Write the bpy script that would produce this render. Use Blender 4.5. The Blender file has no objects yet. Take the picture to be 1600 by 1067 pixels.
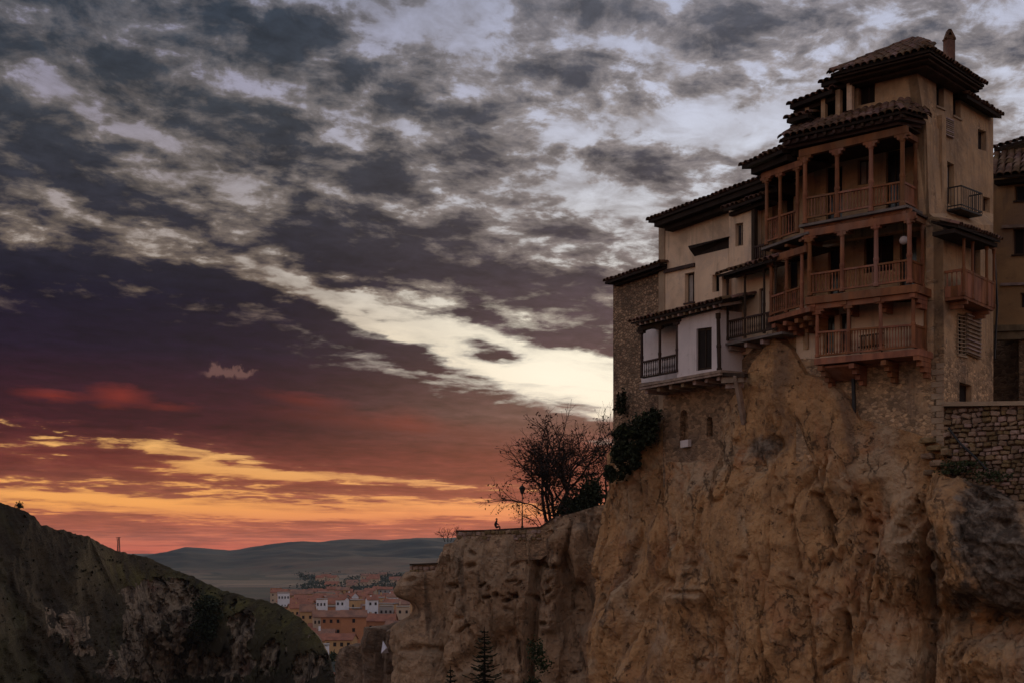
import bpy, bmesh, math, random
import numpy as np
from mathutils import Vector, Matrix
from mathutils.geometry import tessellate_polygon

random.seed(7)
rng = np.random.default_rng(7)
scene = bpy.context.scene
COL = scene.collection

# ------------------------------------------------------------------ camera
F = 2000.0           # focal length in photograph pixels
CX, HZ = 800.0, 862.0  # principal column, horizon row
cam_data = bpy.data.cameras.new("camera")
cam = bpy.data.objects.new("camera", cam_data)
COL.objects.link(cam)
cam.rotation_euler = (math.radians(90), 0, 0)
cam_data.sensor_width = 36.0
cam_data.lens = 36.0 * F / 1600.0
cam_data.shift_y = (HZ - 533.5) / 1600.0
cam_data.clip_start = 0.5
cam_data.clip_end = 60000.0
scene.camera = cam

scene.view_settings.view_transform = 'Standard'
scene.view_settings.look = 'None'
scene.view_settings.exposure = 0.0
scene.view_settings.gamma = 1.0
scene.view_settings.use_curve_mapping = False
scene.render.engine = 'CYCLES'
scene.cycles.max_bounces = 5
scene.cycles.diffuse_bounces = 3
scene.cycles.glossy_bounces = 2
scene.cycles.volume_bounces = 0
scene.cycles.transparent_max_bounces = 4


def lin(v):
    v = v / 255.0
    return v / 12.92 if v <= 0.04045 else ((v + 0.055) / 1.055) ** 2.4


def rgb(r, g, b, k=1.0):
    return (lin(r) * k, lin(g) * k, lin(b) * k, 1.0)


# ------------------------------------------------------------------ world
class NT:
    """tiny node-tree writer"""

    def __init__(self, tree):
        self.t = tree

    def n(self, kind, **kw):
        nd = self.t.nodes.new(kind)
        for k, v in kw.items():
            setattr(nd, k, v)
        return nd

    def put(self, sock, v):
        if isinstance(v, bpy.types.NodeSocket):
            self.t.links.new(v, sock)
        else:
            sock.default_value = v

    def m(self, op, a, b=0.0, c=0.0, clamp=False):
        nd = self.n('ShaderNodeMath', operation=op, use_clamp=clamp)
        self.put(nd.inputs[0], a)
        self.put(nd.inputs[1], b)
        self.put(nd.inputs[2], c)
        return nd.outputs[0]

    def sstep(self, x, lo, hi, smooth=True):
        nd = self.n('ShaderNodeMapRange', interpolation_type='SMOOTHSTEP' if smooth else 'LINEAR')
        self.put(nd.inputs['Value'], x)
        self.put(nd.inputs['From Min'], lo)
        self.put(nd.inputs['From Max'], hi)
        return nd.outputs[0]

    def mix(self, f, a, b, mode='MIX'):
        nd = self.n('ShaderNodeMix', data_type='RGBA', blend_type=mode)
        self.put(nd.inputs[0], f)
        self.put(nd.inputs[6], a)
        self.put(nd.inputs[7], b)
        return nd.outputs[2]

    def ramp(self, x, stops):
        nd = self.n('ShaderNodeValToRGB')
        self.put(nd.inputs[0], x)
        el = nd.color_ramp.elements
        while len(el) < len(stops):
            el.new(0.5)
        for e, (p, c) in zip(el, stops):
            e.position = p
            e.color = c if len(c) == 4 else (*c, 1)
        return nd.outputs[0]

    def noise(self, vec, scale, detail=6, rough=0.55, dist=0.0, out=0):
        nd = self.n('ShaderNodeTexNoise')
        if vec is not None:
            self.put(nd.inputs['Vector'], vec)
        nd.inputs['Scale'].default_value = scale
        nd.inputs['Detail'].default_value = detail
        nd.inputs['Roughness'].default_value = rough
        nd.inputs['Distortion'].default_value = dist
        return nd.outputs[out]

    def xyz(self, x, y, z=0.0):
        nd = self.n('ShaderNodeCombineXYZ')
        for s, v in zip(nd.inputs, (x, y, z)):
            self.put(s, v)
        return nd.outputs[0]


SUN_AZ = math.atan2(110, 2000)      # the glow behind the stone house
SUN_EL = math.radians(6.5)

world = bpy.data.worlds.new("World")
scene.world = world
world.use_nodes = True
wt = world.node_tree
wt.nodes.clear()
W = NT(wt)
tc = W.n('ShaderNodeTexCoord')
sp = W.n('ShaderNodeSeparateXYZ')
wt.links.new(tc.outputs['Generated'], sp.inputs[0])
# azimuth and elevation of the viewing direction, both in units of 1/2000 radian
az = W.m('ARCTAN2', sp.outputs[0], sp.outputs[1])
A = W.m('MULTIPLY_ADD', az, 2000.0, 800.0)
el_ = W.m('ARCSINE', sp.outputs[2])
E = W.m('MULTIPLY', el_, 2000.0)
B = W.m('SUBTRACT', 862.0, E)
Ec = W.m('MAXIMUM', E, -75.0)
lg = W.m('LOGARITHM', W.m('ADD', Ec, 82.0), math.e)
V = W.m('MULTIPLY_ADD', A, 0.0008, W.m('MULTIPLY', lg, 11.5))
U = W.m('DIVIDE', A, 138.0)
uv = W.xyz(U, V, 0.0)
n_big = W.noise(uv, 0.55, 3, 0.5)
n_fbm = W.noise(uv, 1.0, 12, 0.62, 0.25)
n_fine = W.noise(uv, 3.3, 9, 0.62, 0.3)
warp = W.noise(uv, 0.9, 7, 0.6, 0.0, out=1)
wsep = W.n('ShaderNodeSeparateColor')
wt.links.new(warp, wsep.inputs[0])
wx = W.m('MULTIPLY_ADD', W.m('SUBTRACT', wsep.outputs[0], 0.5), 150.0, A)
wy = W.m('MULTIPLY_ADD', W.m('MULTIPLY', W.m('SUBTRACT', wsep.outputs[1], 0.5), W.sstep(E, -40.0, 420.0, False)), 85.0, B)
q = W.xyz(wx, wy, 0.0)


def sky_pt(px, py):
    a = math.atan2(px - CX, F)
    e = math.atan2(HZ - py, math.hypot(F, px - CX))
    return a * 2000 + 800, 862 - e * 2000


def blobs(vec, items):
    acc = None
    for (cx, cy, rx, ry, deg, amp) in items:
        mp = W.n('ShaderNodeMapping', vector_type='TEXTURE')
        wt.links.new(vec, mp.inputs[0])
        x, y = sky_pt(cx, cy)
        mp.inputs['Location'].default_value = (x, y, 0)
        mp.inputs['Rotation'].default_value = (0, 0, math.radians(deg))
        mp.inputs['Scale'].default_value = (rx, ry, 1)
        g = W.n('ShaderNodeTexGradient', gradient_type='SPHERICAL')
        wt.links.new(mp.outputs[0], g.inputs[0])
        acc = W.m('MULTIPLY_ADD', g.outputs[1], amp, acc if acc is not None else 0.0)
    return acc


away = W.sstep(A, -500.0, -1500.0)      # storm bank ends out of frame; unseen sky made clearer to brighten the facades
CLOUDS = [
    (200, 20, 330, 85, 0, .42), (25, 85, 140, 70, 0, .40), (340, 160, 300, 75, 12, .45),
    (570, 110, 330, 75, 10, .42), (455, 45, 130, 45, 5, .35), (60, 195, 240, 55, 14, .50),
    (30, 255, 170, 55, 0, .35), (150, 235, 180, 26, 3, .35), (545, 275, 330, 75, 13, .55),
    (570, 365, 320, 60, 9, .50), (700, 430, 460, 52, 6, .62), (880, 470, 220, 60, 6, .45),
    (900, 530, 130, 36, 3, .40), (775, 552, 70, 16, 14, .40), (100, 400, 300, 60, 10, .60),
    (150, 520, 560, 130, 7, .75), (80, 610, 560, 140, 4, .55), (470, 610, 480, 105, 9, .70),
    (680, 680, 460, 105, 7, .75), (900, 715, 330, 85, 6, .60), (150, 300, 120, 26, 5, .28), (560, 700, 460, 75, 6, .55),
    (270, 330, 110, 34, 8, .30), (330, 378, 110, 22, 5, .28), (240, 430, 130, 30, 4, .30),
    (890, 22, 180, 45, 0, .30), (1130, 30, 230, 50, 5, .34), (1190, 105, 170, 60, 0, .22),
    (1010, 140, 160, 36, 8, .34), (740, 178, 180, 34, 4, .34), (870, 95, 170, 36, 5, .24),
    (765, 240, 150, 48, 10, .40), (1060, 262, 160, 34, 6, .30), (905, 375, 130, 34, 8, .30),
    (1000, 245, 120, 30, 5, .18), (1400, 90, 260, 80, 0, .12), (850, 330, 160, 34, 6, .22),
    (90, 735, 330, 45, 2, .45), (420, 775, 400, 14, 2, .22), (60, 820, 300, 24, 2, .40), (420, 830, 500, 22, 1, .34),
    (760, 822, 300, 20, 1, .34), (560, 763, 160, 10, 3, .20), (640, 765, 260, 12, 3, .25), (900, 770, 200, 20, 2, .25),
    (690, 496, 200, 18, 9, .75), (630, 552, 190, 18, 14, .75), (772, 552, 100, 17, 12, .95), (870, 606, 170, 11, 6, .6), (470, 490, 170, 18, 12, .6), (900, 535, 160, 22, 3, .5), (560, 450, 140, 16, 6, .5), (180, 318, 420, 60, 6, .26), (330, 440, 240, 40, 12, .30), (60, 300, 200, 40, 5, .2), (620, 455, 200, 20, 8, .2), (560, 530, 160, 16, 14, .22),
    # breaks
    (60, 132, 110, 26, 24, -.26), (210, 200, 130, 24, 14, -.26), (600, 492, 260, 34, 13, -.32), (300, 392, 260, 30, 12, .16),
    (840, 572, 290, 50, 14, -.66), (900, 612, 240, 46, 10, -.62), (480, 462, 200, 26, 20, -.20),
    (200, 340, 180, 24, 8, -.34), (480, 225, 170, 22, 0, -.36), (930, 300, 220, 60, 0, -.20), (330, 285, 200, 26, 8, -.30),
    (1160, 190, 260, 90, 0, -.42), (650, 30, 130, 55, 0, -.34), (420, 415, 160, 24, 20, -.22), (500, 300, 80, 20, 8, -.25),
    (560, 748, 420, 14, 3, -.70), (260, 700, 190, 17, 6, -.70), (150, 750, 300, 16, 3, -.3), (450, 806, 500, 9, 2, -.40), (330, 728, 170, 12, 6, -.70),
    (300, 790, 420, 15, 3, -.50), (720, 792, 380, 13, 1, -.58), (80, 772, 240, 12, 4, -.60),
    (700, 803, 240, 8, 0, -.45), (860, 760, 60, 20, 0, -.1),
]
ctrl = blobs(q, CLOUDS)
n_mid = W.noise(W.xyz(W.m('MULTIPLY', U, 1.9), W.m('MULTIPLY', V, 1.7), 4.0), 1.0, 8, 0.6, 0.35)
D = W.m('MULTIPLY_ADD', n_fbm, 1.55, W.m('MULTIPLY_ADD', n_fine, 0.6, W.m('MULTIPLY', n_mid, 0.95)))
D = W.m('ADD', D, W.m('MULTIPLY_ADD', ctrl, 0.72, W.m('MULTIPLY_ADD', away, -0.10, -1.085)))          # around 0.45 without control
cov = W.sstep(D, 0.36, 0.58)
thick = W.sstep(D, 0.47, 0.86)
f = W.m('DIVIDE', B, 1067.0, clamp=True)
right = W.m('MAXIMUM', W.sstep(A, 150.0, 1250.0), away)
vleft = W.m('MAXIMUM', W.sstep(A, 380.0, 1000.0), away)


def P(y, c, k=1.0):
    return (y / 1067.0, rgb(*c, k))


clear_l = W.ramp(f, [P(0, (140, 142, 165)), P(170, (150, 146, 165)), P(330, (158, 148, 150)), P(470, (186, 172, 158)),
                     P(600, (215, 170, 120)), P(690, (238, 178, 104)), P(790, (250, 168, 88)), P(830, (224, 124, 84)),
                     P(872, (216, 98, 74)), P(930, (90, 60, 50))])
clear_r = W.ramp(f, [P(0, (172, 178, 200)), P(150, (198, 202, 222)), P(300, (214, 218, 230)), P(440, (226, 224, 220)),
                     P(540, (255, 246, 222)), P(640, (255, 240, 215)), P(740, (255, 196, 130)), P(800, (250, 150, 100)),
                     P(868, (214, 92, 74)), P(930, (90, 60, 50))])
clear = W.mix(right, clear_l, clear_r)
edge_l = W.ramp(f, [P(0, (92, 94, 104)), P(330, (112, 102, 96)), P(470, (110, 94, 82)), P(540, (62, 48, 60)),
                    P(640, (70, 28, 38)), P(690, (88, 36, 38)), P(740, (140, 74, 56)), P(780, (150, 82, 60)), P(835, (190, 100, 72)),
                    P(872, (212, 94, 72))])
edge_r = W.ramp(f, [P(0, (138, 134, 142)), P(200, (150, 142, 142)), P(400, (132, 122, 122)), P(540, (126, 106, 96)),
                    P(620, (120, 90, 86)), P(700, (132, 76, 72)), P(760, (158, 84, 68)), P(835, (196, 98, 76)),
                    P(872, (212, 94, 72))])
edge = W.mix(right, edge_l, edge_r)
dark_l = W.ramp(f, [P(0, (50, 60, 74)), P(200, (56, 60, 68)), P(380, (44, 43, 54)), P(480, (24, 20, 38)),
                    P(560, (30, 18, 38)), P(625, (52, 20, 34)), P(675, (60, 20, 30)), P(725, (104, 46, 42)),
                    P(790, (142, 76, 58)), P(850, (176, 88, 64))])
dark_r = W.ramp(f, [P(0, (92, 94, 104)), P(200, (74, 74, 84)), P(330, (70, 66, 74)), P(430, (62, 54, 64)), P(520, (84, 66, 74)), P(580, (84, 60, 62)),
                    P(650, (116, 84, 78)), P(710, (120, 58, 52)), P(760, (134, 62, 54)), P(800, (158, 80, 66)), P(850, (186, 92, 70))])
dark = W.mix(vleft, dark_l, dark_r)
cl = W.mix(thick, edge, dark)
# soft relief inside the clouds
shade = W.m('MULTIPLY_ADD', W.m('SUBTRACT', n_fine, 0.5), 1.3, 1.0)
shade2 = W.m('MULTIPLY_ADD', W.m('SUBTRACT', n_fbm, 0.5), -0.9, 1.0)
cl = W.mix(1.0, cl, W.xyz(W.m('MULTIPLY', shade, shade2), W.m('MULTIPLY', shade, shade2), W.m('MULTIPLY', shade, shade2)), 'MULTIPLY')
veil = W.m('MULTIPLY', W.sstep(W.m('ADD', W.m('MULTIPLY', n_mid, 0.7), W.m('MULTIPLY', n_fbm, 0.5)), 0.42, 0.72), W.sstep(W.m('MULTIPLY_ADD', ctrl, 1.0, 0.0), -0.62, -0.05))
veil = W.m('MULTIPLY', veil, 0.75)
clear = W.mix(veil, clear, edge)
col = W.mix(cov, clear, cl)
# red lights inside the low bank and the small pale cloud caught by the sun
qs = W.xyz(W.m('MULTIPLY_ADD', W.m('SUBTRACT', n_fbm, 0.5), 60.0, A), W.m('MULTIPLY_ADD', W.m('SUBTRACT', n_fine, 0.5), 22.0, B), 0.0)
red = blobs(qs, [(80, 617, 60, 12, 4, .7), (185, 617, 60, 22, 3, .8), (265, 635, 50, 9, 3, .4), (480, 625, 90, 14, 8, .35),
                 (600, 660, 240, 20, 5, .3), (640, 655, 60, 26, 10, .25), (400, 740, 500, 30, 4, .25)])
col = W.mix(W.m('MULTIPLY', red, 0.75, clamp=True), col, rgb(150, 52, 38))
q2 = W.xyz(W.m('MULTIPLY_ADD', W.m('SUBTRACT', n_fine, 0.5), 30.0, A), W.m('MULTIPLY_ADD', W.m('SUBTRACT', W.noise(W.xyz(W.m('MULTIPLY', U, 9.0), V, 2.0), 1.0, 4, .6), 0.5), 46.0, B), 0.0)
pale = blobs(q2, [(356, 583, 50, 11, 1, 1.6), (338, 577, 18, 14, 0, .9), (385, 581, 20, 9, 0, .8)])
pale = W.m('MULTIPLY', W.sstep(pale, 0.1, 1.1), W.sstep(B, sky_pt(356, 590)[1] + 3, sky_pt(356, 590)[1] - 3, False))
col = W.mix(W.m('MULTIPLY', pale, 0.45), col, rgb(138, 100, 92))
# sun glow through the gap by the stone house
glow = blobs(W.xyz(A, B, 0.0), [(860, 590, 420, 150, 8, 1.0)])
col = W.mix(W.m('MULTIPLY', W.m('MULTIPLY', glow, W.m('SUBTRACT', 1.0, thick)), 0.55, clamp=True), col, rgb(255, 250, 232, 1.15))
nis = W.n('ShaderNodeTexSky', sky_type='NISHITA', sun_disc=False)
nis.sun_elevation = SUN_EL
nis.sun_rotation = SUN_AZ
nis.dust_density = 2.0
bg1 = W.n('ShaderNodeBackground')
bg2 = W.n('ShaderNodeBackground')
wt.links.new(nis.outputs[0], bg1.inputs[0])
bg1.inputs[1].default_value = 0.05
bg2.inputs[1].default_value = 1.0
low = W.sstep(E, -30.0, -110.0)      # below the horizon the far ground, dull and dark
col2 = W.mix(low, col, rgb(52, 42, 38))
wt.links.new(col2, bg2.inputs[0])
ad = W.n('ShaderNodeMixShader')       # a little clear twilight sky behind the cloud layer
ad.inputs[0].default_value = 0.985
wt.links.new(bg1.outputs[0], ad.inputs[1])
wt.links.new(bg2.outputs[0], ad.inputs[2])
wo = W.n('ShaderNodeOutputWorld')
wt.links.new(ad.outputs[0], wo.inputs[0])
world.cycles.sampling_method = 'MANUAL'
world.cycles.sample_map_resolution = 512

sun_data = bpy.data.lights.new("sun", 'SUN')
sun_data.energy = 0.5
sun_data.angle = math.radians(12)
sun_data.color = (1.0, 0.72, 0.45)
sun = bpy.data.objects.new("sun", sun_data)
COL.objects.link(sun)
sun_dir = Vector((math.sin(SUN_AZ) * math.cos(SUN_EL), math.cos(SUN_AZ) * math.cos(SUN_EL), math.sin(SUN_EL)))
sun.rotation_euler = sun_dir.to_track_quat('Z', 'Y').to_euler()

# ------------------------------------------------------------------ helpers
WM = {}     # world matrix of every object built, so that children can be parented in place


def link(name, data, parent=None, M=None):
    o = bpy.data.objects.new(name, data)
    COL.objects.link(o)
    M = M or Matrix.Identity(4)
    WM[o.name] = M
    if parent is not None:
        o.parent = parent
        o.matrix_parent_inverse = WM[parent.name].inverted()
    o.matrix_basis = M
    return o


def tag(o, label=None, cat=None, group=None, kind=None):
    if label:
        o['label'] = label
    if cat:
        o['category'] = cat
    if group:
        o['group'] = group
    if kind:
        o['kind'] = kind
    return o


def thing(name, label, cat, loc, group=None):
    o = link(name, None, None, Matrix.Translation(Vector(loc)))
    return tag(o, label, cat, group)


class MB:
    def __init__(self):
        self.v, self.f, self.mi = [], [], []

    def add(self, verts, faces, mi=0):
        b = len(self.v)
        self.v.extend([tuple(p) for p in verts])
        self.f.extend([tuple(b + i for i in fc) for fc in faces])
        self.mi.extend([mi] * len(faces))

    def prism(self, pts, vec, mi=0):
        pts = [Vector(p) for p in pts]
        vec = Vector(vec)
        n = len(pts)
        self.add(pts + [p + vec for p in pts],
                 [tuple(range(n)), tuple(range(2 * n - 1, n - 1, -1))] +
                 [(i, i + n, (i + 1) % n + n, (i + 1) % n) for i in range(n)], mi)

    def box(self, c, sx, sy, sz, rz=0.0, mi=0):
        cs, sn = math.cos(rz), math.sin(rz)
        vs = []
        for dz in (-.5, .5):
            for dx, dy in ((-.5, -.5), (.5, -.5), (.5, .5), (-.5, .5)):
                x, y = dx * sx, dy * sy
                vs.append((c[0] + x * cs - y * sn, c[1] + x * sn + y * cs, c[2] + dz * sz))
        self.add(vs, [(3, 2, 1, 0), (4, 5, 6, 7), (0, 1, 5, 4), (1, 2, 6, 5), (2, 3, 7, 6), (3, 0, 4, 7)], mi)

    def tube(self, p0, p1, r0, r1, n=5, mi=0):
        p0, p1 = Vector(p0), Vector(p1)
        d = (p1 - p0)
        if d.length < 1e-6:
            return
        q = d.to_track_quat('Z', 'Y')
        vs = []
        for p, r in ((p0, r0), (p1, r1)):
            for k in range(n):
                a = 2 * math.pi * k / n
                vs.append(p + q @ Vector((r * math.cos(a), r * math.sin(a), 0)))
        self.add(vs, [(k, (k + 1) % n, (k + 1) % n + n, k + n) for k in range(n)] +
                 [tuple(range(n - 1, -1, -1)), tuple(range(n, 2 * n))], mi)

    def mesh(self, name, mats, smooth=False):
        me = bpy.data.meshes.new(name)
        me.from_pydata(self.v, [], self.f)
        for m in (mats if isinstance(mats, (list, tuple)) else [mats]):
            me.materials.append(m)
        if any(self.mi):
            me.polygons.foreach_set('material_index', self.mi)
        if smooth:
            me.polygons.foreach_set('use_smooth', [True] * len(me.polygons))
        me.update()
        return me

    def build(self, name, mats, parent=None, smooth=False):
        return link(name, self.mesh(name, mats, smooth), parent)


def unit_box():
    m = MB()
    m.box((0, 0, .5), 1, 1, 1)
    return m


def lathe(profile, n):
    m = MB()
    vs = []
    for (z, r) in profile:
        for k in range(n):
            a = 2 * math.pi * (k + .5) / n
            vs.append((r * math.cos(a), r * math.sin(a), z))
    fs = []
    for i in range(len(profile) - 1):
        for k in range(n):
            fs.append((i * n + k, i * n + (k + 1) % n, (i + 1) * n + (k + 1) % n, (i + 1) * n + k))
    fs.append(tuple(range(n - 1, -1, -1)))
    fs.append(tuple(range((len(profile) - 1) * n, len(profile) * n)))
    m.add(vs, fs)
    return m


PROFILES = {
    'box': unit_box,
    'baluster': lambda: lathe([(0, .5), (.12, .5), (.2, .3), (.38, .52), (.55, .34), (.78, .30), (.86, .5), (1, .5)], 6),
    'post': lambda: lathe([(0, .62), (.05, .62), (.07, .46), (.4, .5), (.42, .58), (.45, .58), (.47, .46), (.9, .42), (.92, .58), (1, .62)], 8),
}
_unit = {}


def stick(name, p0, p1, w, d, ax, mat, parent, prof='box', key=None):
    """one box, post or baluster from p0 to p1; ax = the direction of its width"""
    k = (prof, mat.name, key or name)
    if k not in _unit:
        _unit[k] = PROFILES[prof]().mesh(name, mat, smooth=False)
    p0, p1 = Vector(p0), Vector(p1)
    z = p1 - p0
    L = z.length
    z.normalize()
    x = Vector(ax)
    x = (x - z * x.dot(z)).normalized()
    y = z.cross(x)
    M = Matrix(((x.x * w, y.x * d, z.x * L, p0.x), (x.y * w, y.y * d, z.y * L, p0.y), (x.z * w, y.z * d, z.z * L, p0.z), (0, 0, 0, 1)))
    return link(name, _unit[k], parent, M)


class Frame:
    """an upright plane in the place: origin, direction along it and outward normal"""

    def __init__(self, o, u, n):
        self.o = Vector((o[0], o[1], 0))
        self.u = Vector((u[0], u[1], 0)).normalized()
        self.n = Vector((n[0], n[1], 0)).normalized()

    def at(self, px, py, d=0.0):
        a = (px - CX) / F
        Y = (d + self.o.dot(self.n)) / (a * self.n.x + self.n.y)
        return Vector((a * Y, Y, (HZ - py) / F * Y))

    def uz(self, p):
        return ((p - self.o).dot(self.u), p.z)


def eye(px, py, Y):
    return Vector(((px - CX) / F * Y, Y, (HZ - py) / F * Y))


def lerp(a, b, t):
    return a + (b - a) * t


def interp(x, pts):
    if x <= pts[0][0]:
        return pts[0][1]
    for (x0, y0), (x1, y1) in zip(pts, pts[1:]):
        if x <= x1:
            return lerp(y0, y1, (x - x0) / (x1 - x0))
    return pts[-1][1]


def wall_mesh(mb, outer, holes, back, mi=0, jamb=None):
    """solid wall with real openings. outer, holes: lists of 3-D points; back: thickness vector"""
    loops = [[Vector(p) for p in outer]] + [[Vector(p) for p in h] for h in holes]
    tris = tessellate_polygon(loops)
    flat = [p for lp in loops for p in lp]
    n = len(flat)
    fs = [tuple(t) for t in tris] + [tuple(n + i for i in reversed(t)) for t in tris]
    mb.add(flat + [p + back for p in flat], fs, mi)
    b = 0
    for lp in loops:
        m = len(lp)
        vs = lp + [p + back for p in lp]
        mb.add(vs, [(i, (i + 1) % m, (i + 1) % m + m, i + m) for i in range(m)], mi)
        b += m


def rect(fr, x0, y0, x1, y1, d=0.0, s=0.0):
    """four points of an opening; s = how much the right side sits lower (rows) than the left one"""
    return [fr.at(x0, y0, d), fr.at(x1, y0 + s, d), fr.at(x1, y1 + s, d), fr.at(x0, y1, d)]


# ------------------------------------------------------------------ noise (numpy)
_perm = np.random.default_rng(3).permutation(256)
_perm = np.concatenate([_perm, _perm, _perm])
_grad = np.random.default_rng(4).normal(size=(256, 3))
_grad /= np.linalg.norm(_grad, axis=1)[:, None]


def perlin(x, y, z):
    xi, yi, zi = np.floor(x).astype(int), np.floor(y).astype(int), np.floor(z).astype(int)
    xf, yf, zf = x - xi, y - yi, z - zi
    u, v, w = (t * t * t * (t * (t * 6 - 15) + 10) for t in (xf, yf, zf))
    out = 0
    for dx in (0, 1):
        for dy in (0, 1):
            for dz in (0, 1):
                h = _perm[_perm[_perm[(xi + dx) & 255] + ((yi + dy) & 255)] + ((zi + dz) & 255)]
                g = _grad[h]
                wgt = (u if dx else 1 - u) * (v if dy else 1 - v) * (w if dz else 1 - w)
                out = out + wgt * (g[..., 0] * (xf - dx) + g[..., 1] * (yf - dy) + g[..., 2] * (zf - dz))
    return out


def fbm(x, y, z, octv=5, gain=0.5, ridge=False):
    a, s, f_ = 1.0, 0, 1.0
    for i in range(octv):
        n_ = perlin(x * f_ + 17.3 * i, y * f_ + 5.1 * i, z * f_ - 9.7 * i)
        s = s + a * ((0.35 - np.abs(n_) * 1.6) if ridge else n_)
        a *= gain
        f_ *= 2.03
    return s


def worley(x, y, seed=0):
    """distances to the two nearest cell points and a random number and tilt of the nearest cell"""
    xi, yi = np.floor(x).astype(int), np.floor(y).astype(int)
    f1 = np.full(x.shape, 9.0)
    f2 = np.full(x.shape, 9.0)
    rv = np.zeros(x.shape)
    gx = np.zeros(x.shape)
    gy = np.zeros(x.shape)
    for dx in (-1, 0, 1):
        for dy in (-1, 0, 1):
            h = _perm[_perm[(xi + dx + seed) & 255] + ((yi + dy) & 255)]
            h2 = _perm[h + 17]
            px_, py_ = xi + dx + h / 255.0, yi + dy + h2 / 255.0
            d_ = np.hypot(x - px_, y - py_)
            near = d_ < f1
            f2 = np.where(near, f1, np.minimum(f2, d_))
            rv = np.where(near, _perm[h2 + 31] / 255.0, rv)
            gx = np.where(near, x - px_, gx)
            gy = np.where(near, y - py_, gy)
            f1 = np.where(near, d_, f1)
    return f1, f2, rv, gx, gy


def crag(S, Z, sx, sz, seed, warp=.5):
    """broken rock: blocks of differing height and tilt with sharp joints between them"""
    w1 = fbm(S / (sx * 1.3) + seed, Z / (sz * 1.3), S * 0 + seed, 4, .6) * warp
    w2 = fbm(S / (sx * 1.3), Z / (sz * 1.3) + seed, S * 0 - seed, 4, .6) * warp
    f1, f2, rv, gx, gy = worley(S / sx + w1, Z / sz + w2, seed)
    edge = f2 - f1
    block = (rv - .5) + (gx * (np.sin(rv * 40)) + gy * np.cos(rv * 57)) * .7
    return block * smooth(edge, 0.0, .16), np.exp(-(edge / .055) ** 2)


def smooth(x, a, b):
    t = np.clip((x - a) / (b - a), 0, 1)
    return t * t * (3 - 2 * t)


def grid_mesh(name, P_, mat, parent=None, smooth_=True, uvs=None, flip=False):
    """P_: (rows, cols, 3) array"""
    r, c, _ = P_.shape
    idx = np.arange(r * c).reshape(r, c)
    q = np.stack([idx[:-1, :-1], idx[:-1, 1:], idx[1:, 1:], idx[1:, :-1]], -1).reshape(-1, 4)
    if flip:
        q = q[:, ::-1]
    me = bpy.data.meshes.new(name)
    me.vertices.add(r * c)
    me.vertices.foreach_set('co', P_.reshape(-1).astype(np.float32))
    me.loops.add(q.size)
    me.loops.foreach_set('vertex_index', q.reshape(-1).astype(np.int32))
    me.polygons.add(len(q))
    me.polygons.foreach_set('loop_start', (np.arange(len(q)) * 4).astype(np.int32))
    me.polygons.foreach_set('loop_total', np.full(len(q), 4, dtype=np.int32))
    me.polygons.foreach_set('use_smooth', [smooth_] * len(q))
    me.materials.append(mat)
    me.update()
    me.validate()
    return link(name, me, parent)


# ------------------------------------------------------------------ materials
def material(name, c1, c2, scale=1.0, bump=0.3, bscale=6.0, rough=0.9, stretch=(1, 1, 1), third=None, extra=None, detail=8, spots=None, lo=.35, hi=.65, spec=0.25, rnd=0.0):
    m = bpy.data.materials.new(name)
    m.use_nodes = True
    t = m.node_tree
    t.nodes.clear()
    N = NT(t)
    g = N.n('ShaderNodeNewGeometry')
    mp = N.n('ShaderNodeMapping')
    t.links.new(g.outputs['Position'], mp.inputs[0])
    mp.inputs['Scale'].default_value = stretch
    v = mp.outputs[0]
    n1 = N.noise(v, scale, detail, 0.6, 0.2)
    c = N.mix(N.sstep(n1, lo, hi), c1, c2)
    if third:
        n2 = N.noise(v, scale * 0.37, 5, 0.6, 0.6)
        c = N.mix(N.sstep(n2, 0.5, 0.66), c, third)
    if spots:
        n3 = N.noise(v, scale * 4.5, 4, 0.6, 0.0)
        c = N.mix(N.m('MULTIPLY', N.sstep(n3, 0.56, 0.7), 0.7), c, spots)
    b = N.n('ShaderNodeBsdfPrincipled')
    b.inputs['Roughness'].default_value = rough
    b.inputs['Specular IOR Level'].default_value = spec
    nb = N.noise(v, bscale, 7, 0.65)
    h = nb
    if extra:
        c, h = extra(N, v, c, nb)
    if rnd:          # every board, tile or stone has weathered a little differently
        oi = N.n('ShaderNodeObjectInfo')
        k = N.m('MULTIPLY_ADD', oi.outputs['Random'], 2 * rnd, 1.0 - rnd)
        c = N.mix(1.0, c, N.xyz(k, k, N.m('MULTIPLY', k, k)), 'MULTIPLY')
    N.put(b.inputs['Base Color'], c)
    if bump:
        bp = N.n('ShaderNodeBump')
        bp.inputs['Strength'].default_value = bump
        bp.inputs['Distance'].default_value = 0.6 / bscale
        N.put(bp.inputs['Height'], h)
        t.links.new(bp.outputs[0], b.inputs['Normal'])
    o = N.n('ShaderNodeOutputMaterial')
    t.links.new(b.outputs[0], o.inputs[0])
    return m


def rgbl(r, g, b):
    return (r, g, b, 1.0)


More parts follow.
